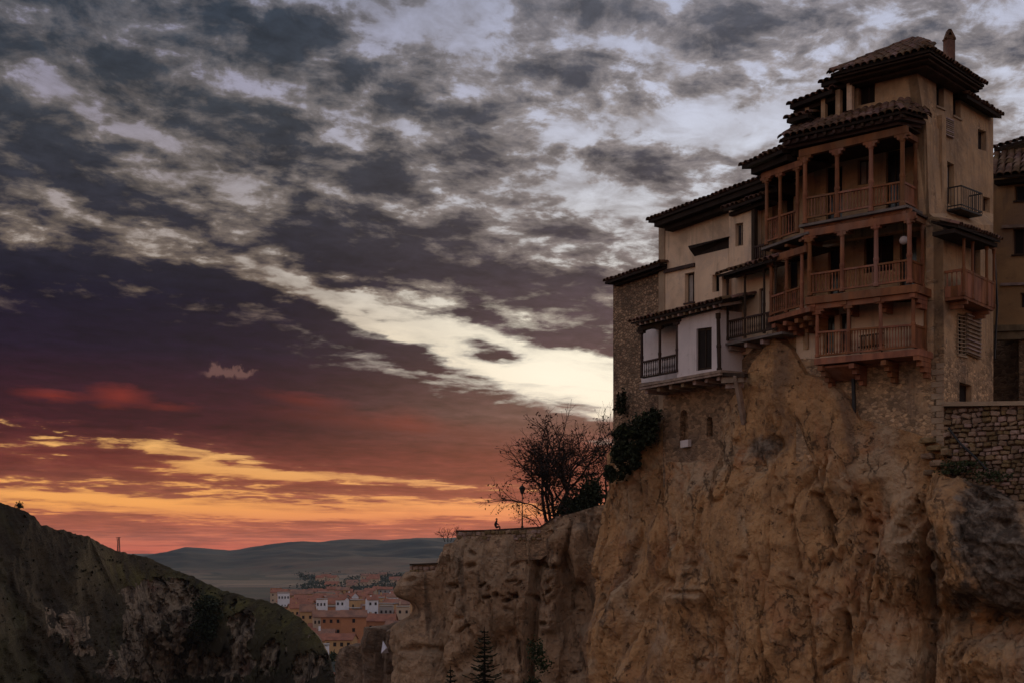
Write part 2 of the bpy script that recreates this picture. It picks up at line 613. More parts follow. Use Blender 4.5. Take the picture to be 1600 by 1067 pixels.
def ex_stones(sc, joint=(0.10, 0.07, 0.05, 1), amount=0.8, zs=1.6):
    def fn(N, v, c, nb):
        mp = N.n('ShaderNodeMapping')
        N.put(mp.inputs[0], v)
        mp.inputs['Scale'].default_value = (sc, sc, sc * zs)
        nz = N.n('ShaderNodeTexNoise')
        nz.inputs['Scale'].default_value = 1.2
        N.put(nz.inputs['Vector'], mp.outputs[0])
        w = N.n('ShaderNodeVectorMath', operation='MULTIPLY_ADD')
        N.put(w.inputs[0], nz.outputs[1])
        w.inputs[1].default_value = (.5, .5, .5)
        N.put(w.inputs[2], mp.outputs[0])
        vo = N.n('ShaderNodeTexVoronoi', feature='DISTANCE_TO_EDGE')
        vo.inputs['Scale'].default_value = 1.0
        N.put(vo.inputs['Vector'], w.outputs[0])
        vc = N.n('ShaderNodeTexVoronoi', feature='F1')
        vc.inputs['Scale'].default_value = 1.0
        N.put(vc.inputs['Vector'], w.outputs[0])
        e = N.sstep(vo.outputs[0], 0.02, 0.16)
        sep = N.n('ShaderNodeSeparateColor')
        N.put(sep.inputs[0], vc.outputs['Color'])
        k = N.m('MULTIPLY_ADD', sep.outputs[0], 0.9, 0.55)
        cc = N.mix(1.0, c, N.xyz(k, k, k), 'MULTIPLY')
        cc = N.mix(N.m('MULTIPLY', N.m('SUBTRACT', 1.0, e), amount), cc, joint)
        return cc, N.m('MULTIPLY_ADD', e, 0.8, N.m('MULTIPLY', nb, 0.35))
    return fn


def ex_rock(dark, warm, pits=0.7):
    """big weathering streaks, ochre patches, pits"""
    def fn(N, v, c, nb):
        st = N.n('ShaderNodeMapping')
        N.put(st.inputs[0], v)
        st.inputs['Scale'].default_value = (1, 1, 0.22)
        s1 = N.noise(st.outputs[0], 0.55, 6, 0.65, 0.5)
        c = N.mix(N.m('MULTIPLY', N.sstep(s1, 0.5, 0.66), 0.75), c, dark)
        s5 = N.noise(st.outputs[0], 2.6, 6, 0.7, 0.2)
        c = N.mix(N.m('MULTIPLY', N.sstep(s5, 0.54, 0.68), 0.5), c, dark)
        s2 = N.noise(v, 0.3, 5, 0.6, 0.8)
        c = N.mix(N.m('MULTIPLY', N.sstep(s2, 0.5, 0.64), 0.7), c, warm)
        vo = N.noise(v, 2.6, 4, 0.6, 0.4)
        pit = N.sstep(vo, 0.635, 0.70)
        c = N.mix(N.m('MULTIPLY', pit, pits), c, tuple(x * 0.25 for x in dark[:3]) + (1,))
        cr = N.noise(v, 0.9, 7, 0.62, 1.6)
        crk = N.m('ABSOLUTE', N.m('SUBTRACT', cr, 0.5))
        crk = N.m('SUBTRACT', 1.0, N.sstep(crk, 0.0, 0.008))
        crk = N.m('MULTIPLY', crk, N.sstep(N.noise(v, .5, 2, .5), .5, .6))
        c = N.mix(N.m('MULTIPLY', crk, 0.25), c, tuple(x * 0.3 for x in dark[:3]) + (1,))
        hh = N.m('SUBTRACT', N.m('MULTIPLY_ADD', N.noise(v, 1.5, 9, 0.68), 2.2, nb), N.m('MULTIPLY_ADD', pit, 0.9, N.m('MULTIPLY', crk, 0.3)))
        return c, hh
    return fn


def ex_cliff(N, v, c, nb):
    base_fn = ex_rock(rgbl(.22, .135, .085), rgbl(.56, .40, .25), .6)
    c, h = base_fn(N, v, c, nb)
    # broad mineral colouring stored on the rock itself
    a1 = N.n('ShaderNodeAttribute', attribute_name='grey_crust')
    a2 = N.n('ShaderNodeAttribute', attribute_name='pale_stone')
    a3 = N.n('ShaderNodeAttribute', attribute_name='iron_red')
    e = N.m('MULTIPLY', N.m('SUBTRACT', N.noise(v, 1.4, 8, .66), .5), 1.5)
    st = N.n('ShaderNodeMapping')
    N.put(st.inputs[0], v)
    st.inputs['Scale'].default_value = (1, 1, .38)
    wn = N.n('ShaderNodeVectorMath', operation='MULTIPLY_ADD')
    nz = N.n('ShaderNodeTexNoise')
    nz.inputs['Scale'].default_value = 1.3
    nz.inputs['Detail'].default_value = 8
    nz.inputs['Roughness'].default_value = .7
    N.put(nz.inputs['Vector'], v)
    N.put(wn.inputs[0], nz.outputs[1])
    wn.inputs[1].default_value = (1.1, 1.1, .9)
    N.put(wn.inputs[2], st.outputs[0])
    vo = N.n('ShaderNodeTexVoronoi', feature='DISTANCE_TO_EDGE')
    vo.inputs['Scale'].default_value = .85
    N.put(vo.inputs['Vector'], wn.outputs[0])
    joint = N.m('MULTIPLY', N.m('SUBTRACT', 1.0, N.sstep(vo.outputs[0], 0.004, 0.03)), N.sstep(N.noise(v, .45, 3, .6), .50, .60))
    c = N.mix(N.m('MULTIPLY', joint, .45), c, rgbl(.10, .06, .038))
    h = N.m('MULTIPLY_ADD', joint, -1.2, h)
    gcol = N.mix(N.sstep(N.noise(v, 2.2, 8, .7, .3), .42, .62), rgbl(.085, .062, .046), rgbl(.27, .21, .155))
    c = N.mix(N.m('MULTIPLY', N.sstep(N.m('ADD', a3.outputs[2], e), .35, .9), .6), c, rgbl(.46, .19, .075))
    c = N.mix(N.m('MULTIPLY', N.sstep(N.m('ADD', a2.outputs[2], e), .3, .95), .6), c, rgbl(.60, .44, .29))
    c = N.mix(N.m('MULTIPLY', N.sstep(N.m('ADD', a1.outputs[2], e), .3, .75), .95), c, gcol)
    return c, h


def ex_plaster(streak, patch, stone=None, zlow=6.0):
    def fn(N, v, c, nb):
        st = N.n('ShaderNodeMapping')
        N.put(st.inputs[0], v)
        st.inputs['Scale'].default_value = (1, 1, .09)
        s1 = N.noise(st.outputs[0], 2.4, 5, .65, .2)
        c = N.mix(N.m('MULTIPLY', N.sstep(s1, .50, .72), .75), c, streak)
        s2 = N.noise(v, .55, 7, .68, .4)
        c = N.mix(N.m('MULTIPLY', N.sstep(s2, .52, .60), .55), c, patch)
        s3 = N.noise(v, 3.2, 4, .6)
        c = N.mix(N.m('MULTIPLY', N.sstep(s3, .60, .72), .5), c, streak)
        h = N.m('MULTIPLY_ADD', s2, 1.5, nb)
        if stone:
            # render fallen away near the foot of the wall shows the stones
            cs_, hs_ = ex_stones(5.2, stone, .4)(N, v, c, nb)
            p_ = N.n('ShaderNodeSeparateXYZ')
            N.put(p_.inputs[0], v)
            k = N.m('ADD', N.noise(v, .8, 6, .66, .5), N.m('MULTIPLY', N.sstep(p_.outputs[2], zlow + 3.0, zlow - 1.0), .22))
            k = N.sstep(k, .60, .68)
            c = N.mix(k, c, cs_)
            h = N.m('ADD', N.m('MULTIPLY', hs_, k), N.m('MULTIPLY', h, N.m('SUBTRACT', 1.0, k)))
        return c, h
    return fn


M = {}
M['plaster_tan'] = material('plaster_tan', rgbl(.56, .36, .20), rgbl(.42, .27, .15), .9, .45, 5, third=rgbl(.27, .18, .11), spots=rgbl(.50, .37, .25), extra=ex_plaster(rgbl(.20, .135, .09), rgbl(.36, .25, .165), rgbl(.16, .105, .068), 7.5))
M['plaster_cream'] = material('plaster_cream', rgbl(.80, .59, .40), rgbl(.68, .49, .33), .7, .15, 6, third=rgbl(.48, .35, .24), extra=ex_plaster(rgbl(.42, .31, .22), rgbl(.58, .44, .33)))
M['plaster_white'] = material('plaster_white', rgbl(.74, .65, .62), rgbl(.64, .56, .54), .8, .12, 6, extra=ex_plaster(rgbl(.48, .41, .37), rgbl(.66, .57, .54)))
M['plaster_ochre'] = material('plaster_ochre', rgbl(.46, .27, .125), rgbl(.36, .21, .10), .8, .2, 5, third=rgbl(.28, .17, .10), extra=ex_plaster(rgbl(.22, .14, .085), rgbl(.34, .21, .11)))
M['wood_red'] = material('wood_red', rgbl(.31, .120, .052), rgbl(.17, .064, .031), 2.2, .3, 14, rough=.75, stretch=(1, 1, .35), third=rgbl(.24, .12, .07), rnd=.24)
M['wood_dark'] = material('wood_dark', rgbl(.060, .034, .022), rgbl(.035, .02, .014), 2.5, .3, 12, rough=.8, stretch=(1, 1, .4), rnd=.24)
M['wood_grey'] = material('wood_grey', rgbl(.36, .26, .19), rgbl(.22, .155, .115), 2.5, .3, 12, rough=.85, rnd=.24)
M['slate_edge'] = material('slate_edge', rgbl(.20, .165, .145), rgbl(.13, .105, .09), 2.0, .2, 8)
M['tile'] = material('tile', rgbl(.17, .085, .048), rgbl(.085, .046, .03), 2.4, .3, 14, third=rgbl(.22, .135, .085), spots=rgbl(.09, .07, .05), rnd=.3)
M['roof_under'] = material('roof_under', rgbl(.030, .018, .012), rgbl(.018, .011, .008), 2.0, .2, 9)
M['rubble'] = material('rubble', rgbl(.42, .27, .165), rgbl(.27, .17, .105), 1.2, .9, 9, third=rgbl(.20, .13, .085), extra=ex_stones(4.6, (0.15, .10, .065, 1), .7))
M['masonry'] = material('masonry', rgbl(.34, .21, .12), rgbl(.25, .155, .09), 1.0, .6, 7, third=rgbl(.20, .13, .085), extra=ex_stones(4.2, (0.20, .13, .08, 1), .30))
M['stone_block'] = material('stone_block', rgbl(.34, .225, .14), rgbl(.17, .11, .072), 1.3, .5, 9, spots=rgbl(.16, .115, .08), rnd=.3)
M['mortar'] = material('mortar', rgbl(.15, .10, .07), rgbl(.10, .07, .05), 2.0, .5, 9)
M['quoin'] = material('quoin', rgbl(.40, .29, .19), rgbl(.30, .21, .14), 1.5, .4, 8)
M['iron'] = material('iron', rgbl(.03, .028, .028), rgbl(.02, .02, .02), 3, .0, 8, rough=.55)
M['glass'] = material('glass', rgbl(.03, .03, .035), rgbl(.02, .02, .025), 2, 0, 8, rough=.15, spec=.5)
M['curtain_and_reflection'] = material('curtain_and_reflection', rgbl(.40, .36, .32), rgbl(.30, .26, .22), 3, .2, 8)
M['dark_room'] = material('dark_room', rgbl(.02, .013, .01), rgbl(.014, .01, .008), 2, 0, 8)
M['cliff'] = material('cliff', rgbl(.60, .335, .150), rgbl(.42, .235, .110), .8, 1.0, 4.5, third=rgbl(.46, .22, .10), spots=rgbl(.25, .15, .09), extra=ex_cliff)
M['cliff_far'] = material('cliff_far', rgbl(.56, .36, .215), rgbl(.40, .26, .155), .35, 1.0, 2.6, spots=rgbl(.20, .13, .085), third=rgbl(.36, .21, .115), extra=ex_rock(rgbl(.13, .09, .062), rgbl(.38, .26, .165), .6))
M['cliff_grey'] = material('cliff_grey', rgbl(.17, .125, .09), rgbl(.10, .076, .056), .8, 1.0, 3.0, third=rgbl(.06, .046, .034), extra=ex_rock(rgbl(.05, .036, .026), rgbl(.25, .18, .13)))
M['foliage_dark'] = material('foliage_dark', rgbl(.030, .036, .016), rgbl(.016, .02, .01), 3, .3, 8)
M['foliage_green'] = material('foliage_green', rgbl(.05, .06, .022), rgbl(.03, .038, .016), 3, .3, 8)
M['foliage_brown'] = material('foliage_brown', rgbl(.075, .035, .02), rgbl(.04, .02, .014), 3, .3, 8)
M['bark'] = material('bark', rgbl(.03, .02, .016), rgbl(.018, .013, .011), 3, .4, 12)
M['cloth_dark'] = material('cloth_dark', rgbl(.02, .018, .02), rgbl(.014, .013, .014), 3, .2, 12)
M['skin'] = material('skin', rgbl(.35, .2, .14), rgbl(.3, .17, .12), 3, .05, 12, rough=.6)
M['canvas_white'] = material('canvas_white', rgbl(.75, .74, .80), rgbl(.66, .66, .74), 2, .1, 8)

# ------------------------------------------------------------------ frames of the buildings
C0 = (16.875, 50.0)
FA = Frame(C0, (-.755, .656), (-.656, -.755))          # gallery front of the tower house
FS = Frame(C0, (.656, .755), (.755, -.656))            # its right-hand side
FB = Frame((12.28, 53.99), (-.52, .854), (-.854, -.52))  # the wing that turns away to the left
FC = Frame((22.35, 60.0), (-.755, .656), (-.656, -.755))  # ochre house behind on the right


def back(fr, t):
    return fr.n * -t


_tile = {}


def tile_obj(parent, p, along, up, L=.55, r=.15, mat=None, name='roof_tile'):
    """one clay barrel tile lying on a slope; along = eave direction, up = up the slope"""
    mat = mat or M['tile']
    key = (mat.name, random.randint(0, 2))
    if key not in _tile:
        m = MB()
        n = 5
        k0 = (1.0, .92, 1.06)[key[1]]
        for rr, fl in ((1.0, False), (.84, True)):
            vs = []
            for (y, s) in ((0, 1.06 * k0), (1, .86)):
                for k in range(n + 1):
                    a = math.pi * k / n
                    vs.append((math.cos(a) * rr * s, y, math.sin(a) * rr * s * .95))
            fs = [(k, k + 1, k + n + 2, k + n + 1) for k in range(n)]
            m.add(vs, [f_[::-1] for f_ in fs] if fl else fs)
        a0, b0 = 0, 2 * (n + 1)
        m.f += [(k, b0 + k, b0 + k + 1, k + 1) for k in range(n)]
        m.mi += [0] * n
        _tile[key] = m.mesh('roof_tile', mat, smooth=False)
    x = Vector(along).normalized()
    y = Vector(up).normalized()
    z = x.cross(y)
    if z.z < 0:
        x = -x
        z = -z
    y = y + z * random.uniform(-.03, .03) + x * random.uniform(-.03, .03)
    y.normalize()
    rr = r * random.uniform(.92, 1.08)
    Mx = Matrix(((x.x * rr, y.x * L, z.x * rr, p.x), (x.y * rr, y.y * L, z.y * rr, p.y), (x.z * rr, y.z * L, z.z * rr, p.z), (0, 0, 0, 1)))
    return link(name, _tile[key], parent, Mx)


def tiled_slope(parent, a, b, c, d, pitch=.29, row=.42, r=.14, mat=None, rows_max=99, lift=.03):
    """tiles on the quad a-b (eave, left to right) c-d (top, right to left), laid in courses"""
    a, b, c, d = (Vector(p) for p in (a, b, c, d))
    nrm = (b - a).cross(d - a).normalized()
    if nrm.z < 0:
        nrm = -nrm
    H = ((c - b).length + (d - a).length) / 2
    nr = max(1, round(H / row))
    for j in range(min(nr, rows_max)):
        t = j / nr
        l, rr = a.lerp(d, t), b.lerp(c, t)
        W_ = (rr - l).length
        up = (d.lerp(c, .5) - a.lerp(b, .5)).normalized()
        n = max(1, round(W_ / pitch))
        for i in range(n + 1):
            p = l.lerp(rr, min(1, i / n)) + nrm * (lift + random.uniform(-.012, .012)) + up * random.uniform(-.04, .02) - up * .04
            tile_obj(parent, p, b - a, up + nrm * .05, L=row * 1.18, r=r, mat=mat)


def roof_slab(mb, pts, th, mi=0):
    mb.prism(pts, (0, 0, -th), mi)


def rafters(parent, fr, xs, ys, d0, d1, w=.12, h=.14, mat=None, name='rafter'):
    """rafter ends under an eave: xs = (px0, px1), ys = (py at px0, py at px1) at outward distance d1"""
    p0, p1 = fr.at(xs[0], ys[0], d1), fr.at(xs[1], ys[1], d1)
    n = max(2, round((p1 - p0).length / .42))
    for i in range(n + 1):
        p = p0.lerp(p1, i / n)
        stick(name, p, p + back(fr, d1 - d0) + Vector((0, 0, .12)), w, h, fr.u, mat or M['wood_dark'], parent)


def gallery(house, fr, d, posts, beam, rails, floor, depth, pw=.20, mat=None, nb=9, fth=.10, label=None, ledge=None, bracket=True, bw=.07,
            right_side=None, sdepth=None, ceiling=True, panels=(), foot=None):
    """posts: [(px, y top, y bottom)], beam: ((px, y), (px, y), thickness px), rails: (top ya, yb, bottom ya, yb), floor: ((px,y),(px,y))"""
    mat = mat or M['wood_red']
    (fx0, fy0), (fx1, fy1) = floor
    a, b = fr.at(fx0, fy0, d + .12), fr.at(fx1, fy1, d + .12)
    mb = MB()
    mb.prism([a, b, b + back(fr, depth + .12), a + back(fr, depth + .12)], (0, 0, -fth))
    g = mb.build('gallery', ledge or M['wood_grey'], house)
    if label:
        g['label'] = label
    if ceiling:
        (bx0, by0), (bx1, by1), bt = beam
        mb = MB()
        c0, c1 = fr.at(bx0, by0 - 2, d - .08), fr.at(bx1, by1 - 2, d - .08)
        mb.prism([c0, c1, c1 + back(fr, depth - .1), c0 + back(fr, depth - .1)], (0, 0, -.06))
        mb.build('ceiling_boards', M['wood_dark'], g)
    # front beam
    (bx0, by0), (bx1, by1), bt = beam
    c0, c1 = fr.at(bx0, by0, d), fr.at(bx1, by1, d)
    h = bt / F * c0.y
    off = Vector((0, 0, -h / 2))
    stick('beam', c0 + off, c1 + off, .22, h, fr.n, mat, g)
    px0, px1 = posts[0][0], posts[-1][0]

    def line(ya, yb, px):
        return lerp(ya, yb, (px - px0) / (px1 - px0))
    for (px, yt, yb) in posts:
        top, bot = fr.at(px, yt, d), fr.at(px, yb, d)
        stick('post', bot, top, pw, pw, fr.u, mat, g, 'post')
        if bracket:
            for wd, k in ((.62, .0), (.38, .11)):
                p = top - Vector((0, 0, k))
                stick('bracket', p - fr.u * wd / 2, p + fr.u * wd / 2, .18, .11, fr.n, mat, g)
    rt0, rt1, rb0, rb1 = rails
    for ya, yb, w, hh in ((rt0, rt1, .13, .075), (rb0, rb1, .11, .07)):
        for (pa, pb) in zip(posts, posts[1:]):
            stick('rail', fr.at(pa[0] + 2, line(ya, yb, pa[0] + 2), d), fr.at(pb[0] - 2, line(ya, yb, pb[0] - 2), d), w, hh, fr.n, mat, g)
    for bi, (pa, pb) in enumerate(zip(posts, posts[1:])):
        n = nb
        for i in range(n):
            px = lerp(pa[0] + 3, pb[0] - 3, (i + .5) / n)
            p1 = fr.at(px, line(rt0, rt1, px), d)
            p0 = fr.at(px, line(rb0, rb1, px), d)
            if bi in panels:
                stick('board', p0, p1, (fr.at(pb[0], 0, d) - fr.at(pa[0], 0, d)).length / n * .93, .03, fr.u, mat, g)
            else:
                stick('baluster', p0, p1, bw, bw, fr.u, mat, g, 'baluster')
    if right_side:
        depth = sdepth or depth
        x1, = right_side          # the gallery's right-hand return, boarded below and open above
        pb = posts[-1]
        for k, (y, w, hh) in enumerate(((line(rt0, rt1, px1), .1, .08), (line(rb0, rb1, px1), .1, .08))):
            p = fr.at(px1, y, d)
            stick('rail', p, p + back(fr, depth), w, hh, fr.u, mat, g)
        pt, pbm = fr.at(px1, line(rt0, rt1, px1), d), fr.at(px1, line(rb0, rb1, px1), d)
        nbd = 6
        for i in range(nbd):
            q_ = back(fr, depth * (i + .5) / nbd)
            stick('board', pbm + q_, pt + q_, depth / nbd * .92, .03, fr.n, mat, g)
        stick('post', fr.at(px1, pb[2], d) + back(fr, depth - .08), fr.at(px1, pb[1], d) + back(fr, depth - .08), pw * .8, pw * .8, fr.u, mat, g, 'post')
        q0 = fr.at(px1, pb[1] - 4, d)
        stick('beam', q0, q0 + back(fr, depth), .2, .22, fr.u, mat, g)
    return g


def corbels(parent, fr, items, d, steps=3, w=.2, mat=None, drop=.2, reach=1.2):
    """stepped wooden corbels under a floor: items [(px, y of their top)]"""
    for (px, y) in items:
        p = fr.at(px, y, d)
        mb = MB()
        for k in range(steps):
            L = reach * (1 - k * .24)
            c = p + back(fr, reach - L / 2) + Vector((0, 0, -drop * (k + .5)))
            c = p + back(fr, (reach - L)) * 1.0 + back(fr, L / 2) + Vector((0, 0, -drop * (k + .5)))
            ang = math.atan2(fr.n.y, fr.n.x)
            mb.box(c, L, w - .01 * k, drop * .94, ang)
        mb.build('corbel', mat or M['wood_red'], parent)


def window(parent, fr, x0, y0, x1, y1, d, s=0.0, pane='glass', frame='wood_dark', rec=.22, bars=True, sill=None, name='window', label=None, fw=.06):
    """a window set back in its opening: frame with pane and sill as sub-parts"""
    q_ = [p + back(fr, rec) for p in rect(fr, x0, y0, x1, y1, d, s)]
    mb = MB()
    for i in range(4):
        a, b = q_[i], q_[(i + 1) % 4]
        c = sum(q_, Vector()) / 4
        ia, ib = a + (c - a).normalized() * fw * 1.4, b + (c - b).normalized() * fw * 1.4
        mb.prism([a, b, ib, ia], back(fr, .06))
    if bars:
        a, b = (q_[0] + q_[1]) / 2, (q_[2] + q_[3]) / 2
        v = (q_[1] - q_[0]).normalized() * .025
        mb.prism([a - v, a + v, b + v, b - v], back(fr, .05))
    w = mb.build(name, M[frame], parent)
    if label:
        w['label'] = label
    mb = MB()
    mb.prism([p + back(fr, .03) for p in q_], back(fr, .02))
    mb.build('pane', M[pane], w)
    if sill:
        a, b = fr.at(x0 - 1, y1 + .5, d), fr.at(x1 + 1, y1 + s + .5, d)
        mb = MB()
        mb.prism([a + fr.n * .07, b + fr.n * .07, b + back(fr, rec), a + back(fr, rec)], (0, 0, -.07))
        mb.build('sill', M[sill], w)
    return w


# ================================================================== the tower house
tower = thing('hanging_house', 'tall plastered tower house on the cliff edge with three red-brown wooden galleries and a chimney', 'house', FA.at(1475, 650, 0))

# side-wall bands: the old corner leans, so each band is a flat piece between two heights


def side_e(pxc, py):
    return (FA.at(pxc, py, 0) - FS.o).dot(FS.n)


BANDS = [(94, 192, 1430, 1444), (192, 334, 1444, 1452), (334, 352, 1452, 1474), (352, 720, 1474, 1475)]


def side(px, py):
    for (y0, y1, c0, c1) in BANDS:
        if py <= y1:
            t = max(0, (py - y0) / (y1 - y0))
            return FS.at(px, py, lerp(side_e(c0, y0), side_e(c1, y1), t))
    return FS.at(px, py, 0)


class SideFrame(Frame):
    def at(self, px, py, d=0.0):
        p = side(px, py)
        e = (p - FS.o).dot(FS.n)
        return FS.at(px, py, e + d)


SF = SideFrame(C0, (.656, .755), (.755, -.656))
TOP = 94
mb = MB()
# front wall pieces (gallery level openings are doors)
frontL = 1236
bl = back(FA, .4)
# band 1: top storey
wall_mesh(mb, [FA.at(1336, 122), FA.at(1430, 92), FA.at(1444, 192), FA.at(1336, 214)], [rect(FA, 1341, 124, 1367, 166, 0, -6)], bl)
# band 2: upper gallery back wall
GD = -1.3        # the gallery back walls stand deep behind the front
wall_mesh(mb, [FA.at(1252, 215, GD), FA.at(1472, 180, GD), FA.at(1472, 340, GD), FA.at(1252, 368, GD)],
          [rect(FA, 1290, 262, 1316, 352, GD, -4), rect(FA, 1384, 236, 1408, 335, GD, -4), rect(FA, 1340, 250, 1362, 290, GD, -3)], bl)
mb.prism([FA.at(1447, 190), FA.at(1444, 192), FA.at(1452, 334), FA.at(1447, 334)][::-1], back(FA, 1.7))
mb.prism([FA.at(1430, 200), FA.at(1443, 197), FA.at(1447, 332), FA.at(1447, 334), FA.at(1443.5, 334)][:3], back(FA, .3))
wall_mesh(mb, [FA.at(1244, 366), FA.at(1452, 334), FA.at(1474, 352), FA.at(1244, 386)], [], bl)
mb.prism([FA.at(1446.5, 352), FA.at(1474, 352), FA.at(1474, 470), FA.at(1446.5, 470)], back(FA, 1.7))
# band 3: middle gallery
wall_mesh(mb, [FA.at(1256, 362, GD), FA.at(1480, 338, GD), FA.at(1480, 475, GD), FA.at(1256, 485, GD)],
          [rect(FA, 1294, 386, 1318, 470, GD, -3), rect(FA, 1406, 372, 1432, 455, GD, -3), rect(FA, 1350, 372, 1396, 428, GD, -6)], bl)
wall_mesh(mb, [FA.at(1244, 560), FA.at(1475, 560), FA.at(1475, 720), FA.at(1244, 720)], [], bl)
wmain = mb.build('wall', M['plaster_tan'], tower)
mb = MB()
wall_mesh(mb, [FA.at(1244, 480), FA.at(1447, 471), FA.at(1447, 560), FA.at(1244, 560)],
          [rect(FA, 1286, 488, 1304, 552, 0, -2), rect(FA, 1312, 490, 1330, 550, 0, -2)], bl)
o = mb.build('wall', M['plaster_cream'], tower)
o['label'] = 'pale plaster wall behind the lowest gallery'
# pilaster strip of bare stone beside the lowest gallery
mb = MB()
mb.prism([FA.at(1447, 471), FA.at(1474.3, 470), FA.at(1474.8, 560), FA.at(1447, 560)], bl)
mb.build('wall', M['plaster_tan'], tower)
# side wall in bands
mb = MB()
bs = back(FS, .4)
S = side
Rt = 1515
wall_mesh(mb, [S(1430, 92), S(Rt, 128), S(Rt, 192), S(1444, 192)],
          [rect(SF, 1463, 116, 1475, 165, 0, 6), rect(SF, 1489, 130, 1501, 180, 0, 7)], bs)
wall_mesh(mb, [S(1444, 192), S(1552, 192), S(1552, 334), S(1452, 334)],
          [rect(SF, 1480, 252, 1491, 318, 0, 6), rect(SF, 1528, 202, 1541, 233, 0, 4), rect(SF, 1536, 307, 1547, 330, 0, 3)], bs)
wall_mesh(mb, [S(1452, 334), S(1552, 334), S(1552, 352), S(1474, 352)], [], bs)
wall_mesh(mb, [S(1474, 352), S(1552, 352), S(1552, 720), S(1475, 720)],
          [rect(SF, 1496, 490, 1509, 553, 0, 3), rect(SF, 1499, 596, 1518, 640, 0, 6), rect(SF, 1518, 385, 1532, 428, 0, 5)], bs)
# lower rear part of the side wall
wall_mesh(mb, [S(Rt + .2, 160), S(1552, 176), S(1552, 192), S(Rt + .2, 192)], [], bs)
mb.build('wall', M['plaster_tan'], tower)
# solid core so that light does not pass through the house
mb = MB()
for (y0, y1, c0, xr) in ((98, 190, 1432, 1512), (190, 334, 1450, 1549), (334, 720, 1473, 1549)):
    dc_ = -.9 if y0 < 100 else -2.1
    ps = [FA.at(1340 if y0 < 100 else 1262, y1, dc_), FA.at(c0, y1, dc_), ]
    e = (ps[1] - FS.o).dot(FS.n) - .6
    a = FA.at(1340 if y0 < 100 else 1262, y1, dc_)
    b = FA.o + FA.n * dc_ + FS.n * e
    b.z = a.z
    c = FS.at(xr, y1, e)
    c.z = a.z
    dd = a + (c - b)
    dd.z = a.z
    ztop = FA.at(1400, y0, 0).z - .5
    mb.prism([a, b, c, dd], (0, 0, ztop - a.z))
mb.build('interior_core', M['dark_room'], tower)

# top roof
eFL, eFR = FA.at(1298, 116, 1.25), FA.at(1453, 77, 1.25)
e_over = (eFR - FS.o).dot(FS.n)
eBR = FS.at(1538, 133, e_over)
eBL = eFL + (eBR - eFR)
apex = (eFL.lerp(eFR, .56)) + back(FA, 2.5)
apex.z = (HZ - 66) / F * apex.y
apex2 = apex + (eBR - eFR) * .45
mb = MB()
for tri in ((eFL, eFR, apex), (eFR, eBR, apex2, apex), (eBL, eFL, apex, apex2), (eBR, eBL, apex2)):
    mb.prism([Vector(p) for p in tri], (0, 0, -.10))
roof = mb.build('roof', M['roof_under'], tower)
# boarded soffit with a stepped cornice
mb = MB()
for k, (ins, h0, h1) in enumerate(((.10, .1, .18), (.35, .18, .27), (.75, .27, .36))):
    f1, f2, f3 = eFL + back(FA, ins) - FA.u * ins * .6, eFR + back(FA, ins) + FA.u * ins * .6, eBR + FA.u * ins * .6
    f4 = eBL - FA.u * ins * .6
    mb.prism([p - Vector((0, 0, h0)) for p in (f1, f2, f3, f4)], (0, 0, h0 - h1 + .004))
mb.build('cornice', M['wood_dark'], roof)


def slope_tiles(parent, a, b, c, pitch=.29, row=.42, r=.14, inset=.05):
    """tiles on a triangular hip a-b (eave) c (apex)"""
    a, b, c = Vector(a), Vector(b), Vector(c)
    nrm = (b - a).cross(c - a).normalized()
    if nrm.z < 0:
        nrm = -nrm
    ax = (b - a).normalized()
    up = nrm.cross(ax)
    if up.z < 0:
        up = -up
    H = (c - a).dot(up)
    xa = (c - a).dot(ax)
    Lx = (b - a).length
    nr = max(2, round(H / row))
    for j in range(nr):
        y = H * j / nr
        l, rr = xa * y / H, Lx - (Lx - xa) * y / H
        n = max(1, round((rr - l) / pitch))
        for i in range(n + 1):
            p = a + ax * lerp(l, rr, i / n) + up * (y - .06 + random.uniform(-.03, .02)) + nrm * .03
            tile_obj(parent, p, ax, up + nrm * .05, L=row * 1.18, r=r)


slope_tiles(roof, eFL, eFR, apex)
slope_tiles(roof, eFR, eBR, (apex + apex2) / 2)
# ridge tiles along the hips
for (a, b) in ((eFL, apex), (eFR, apex), (eBR, apex2), (apex, apex2)):
    n = max(2, round((b - a).length / .4))
    for i in range(n):
        p = a.lerp(b, i / n) + Vector((0, 0, .06))
        dirv = (b - a).normalized()
        tile_obj(roof, p, dirv.cross(Vector((0, 0, 1))), dirv, L=.46, r=.16, name='ridge_tile')

# chimney
cb = FS.at(1482, 100, e_over - 1.6)
cY = cb.y
mb = MB()
w = 20 / F * cY
zt, zb = (HZ - 64) / F * cY, (HZ - 118) / F * cY
mb.box((cb.x + w * .05, cY, (zt + zb) / 2), w * .66, w * .62, zt - zb, .35)
chim = mb.build('chimney', M['tile'], roof)
chim.parent = tower
chim.matrix_parent_inverse = WM[tower.name].inverted()
mb = MB()
mb.box((cb.x + w * .05, cY, zt + .03), w * .76, w * .7, .06, .35)
for sx in (-1, 1):          # two leaning tiles and a small gap that shows the sky
    q0 = Vector((cb.x + w * .05 + sx * w * .34, cY, zt + .05))
    q1 = Vector((cb.x + w * .05, cY, zt + .46))
    mb.prism([q0 + Vector((-.04, -w * .36, 0)), q0 + Vector((.04, -w * .36, 0)), q1 + Vector((.06, -w * .2, 0)), q1 + Vector((-.06, -w * .2, 0))], (0, w * .6, 0))
mb.prism([Vector((cb.x + w * .05 - .16, cY - w * .3, zt + .05)), Vector((cb.x + w * .05 + .16, cY - w * .3, zt + .05)), Vector((cb.x + w * .05 + .08, cY - w * .3, zt + .18)), Vector((cb.x + w * .05 - .08, cY - w * .3, zt + .18))], (0, w * .6, 0))
mb.build('chimney_cap', M['tile'], chim)

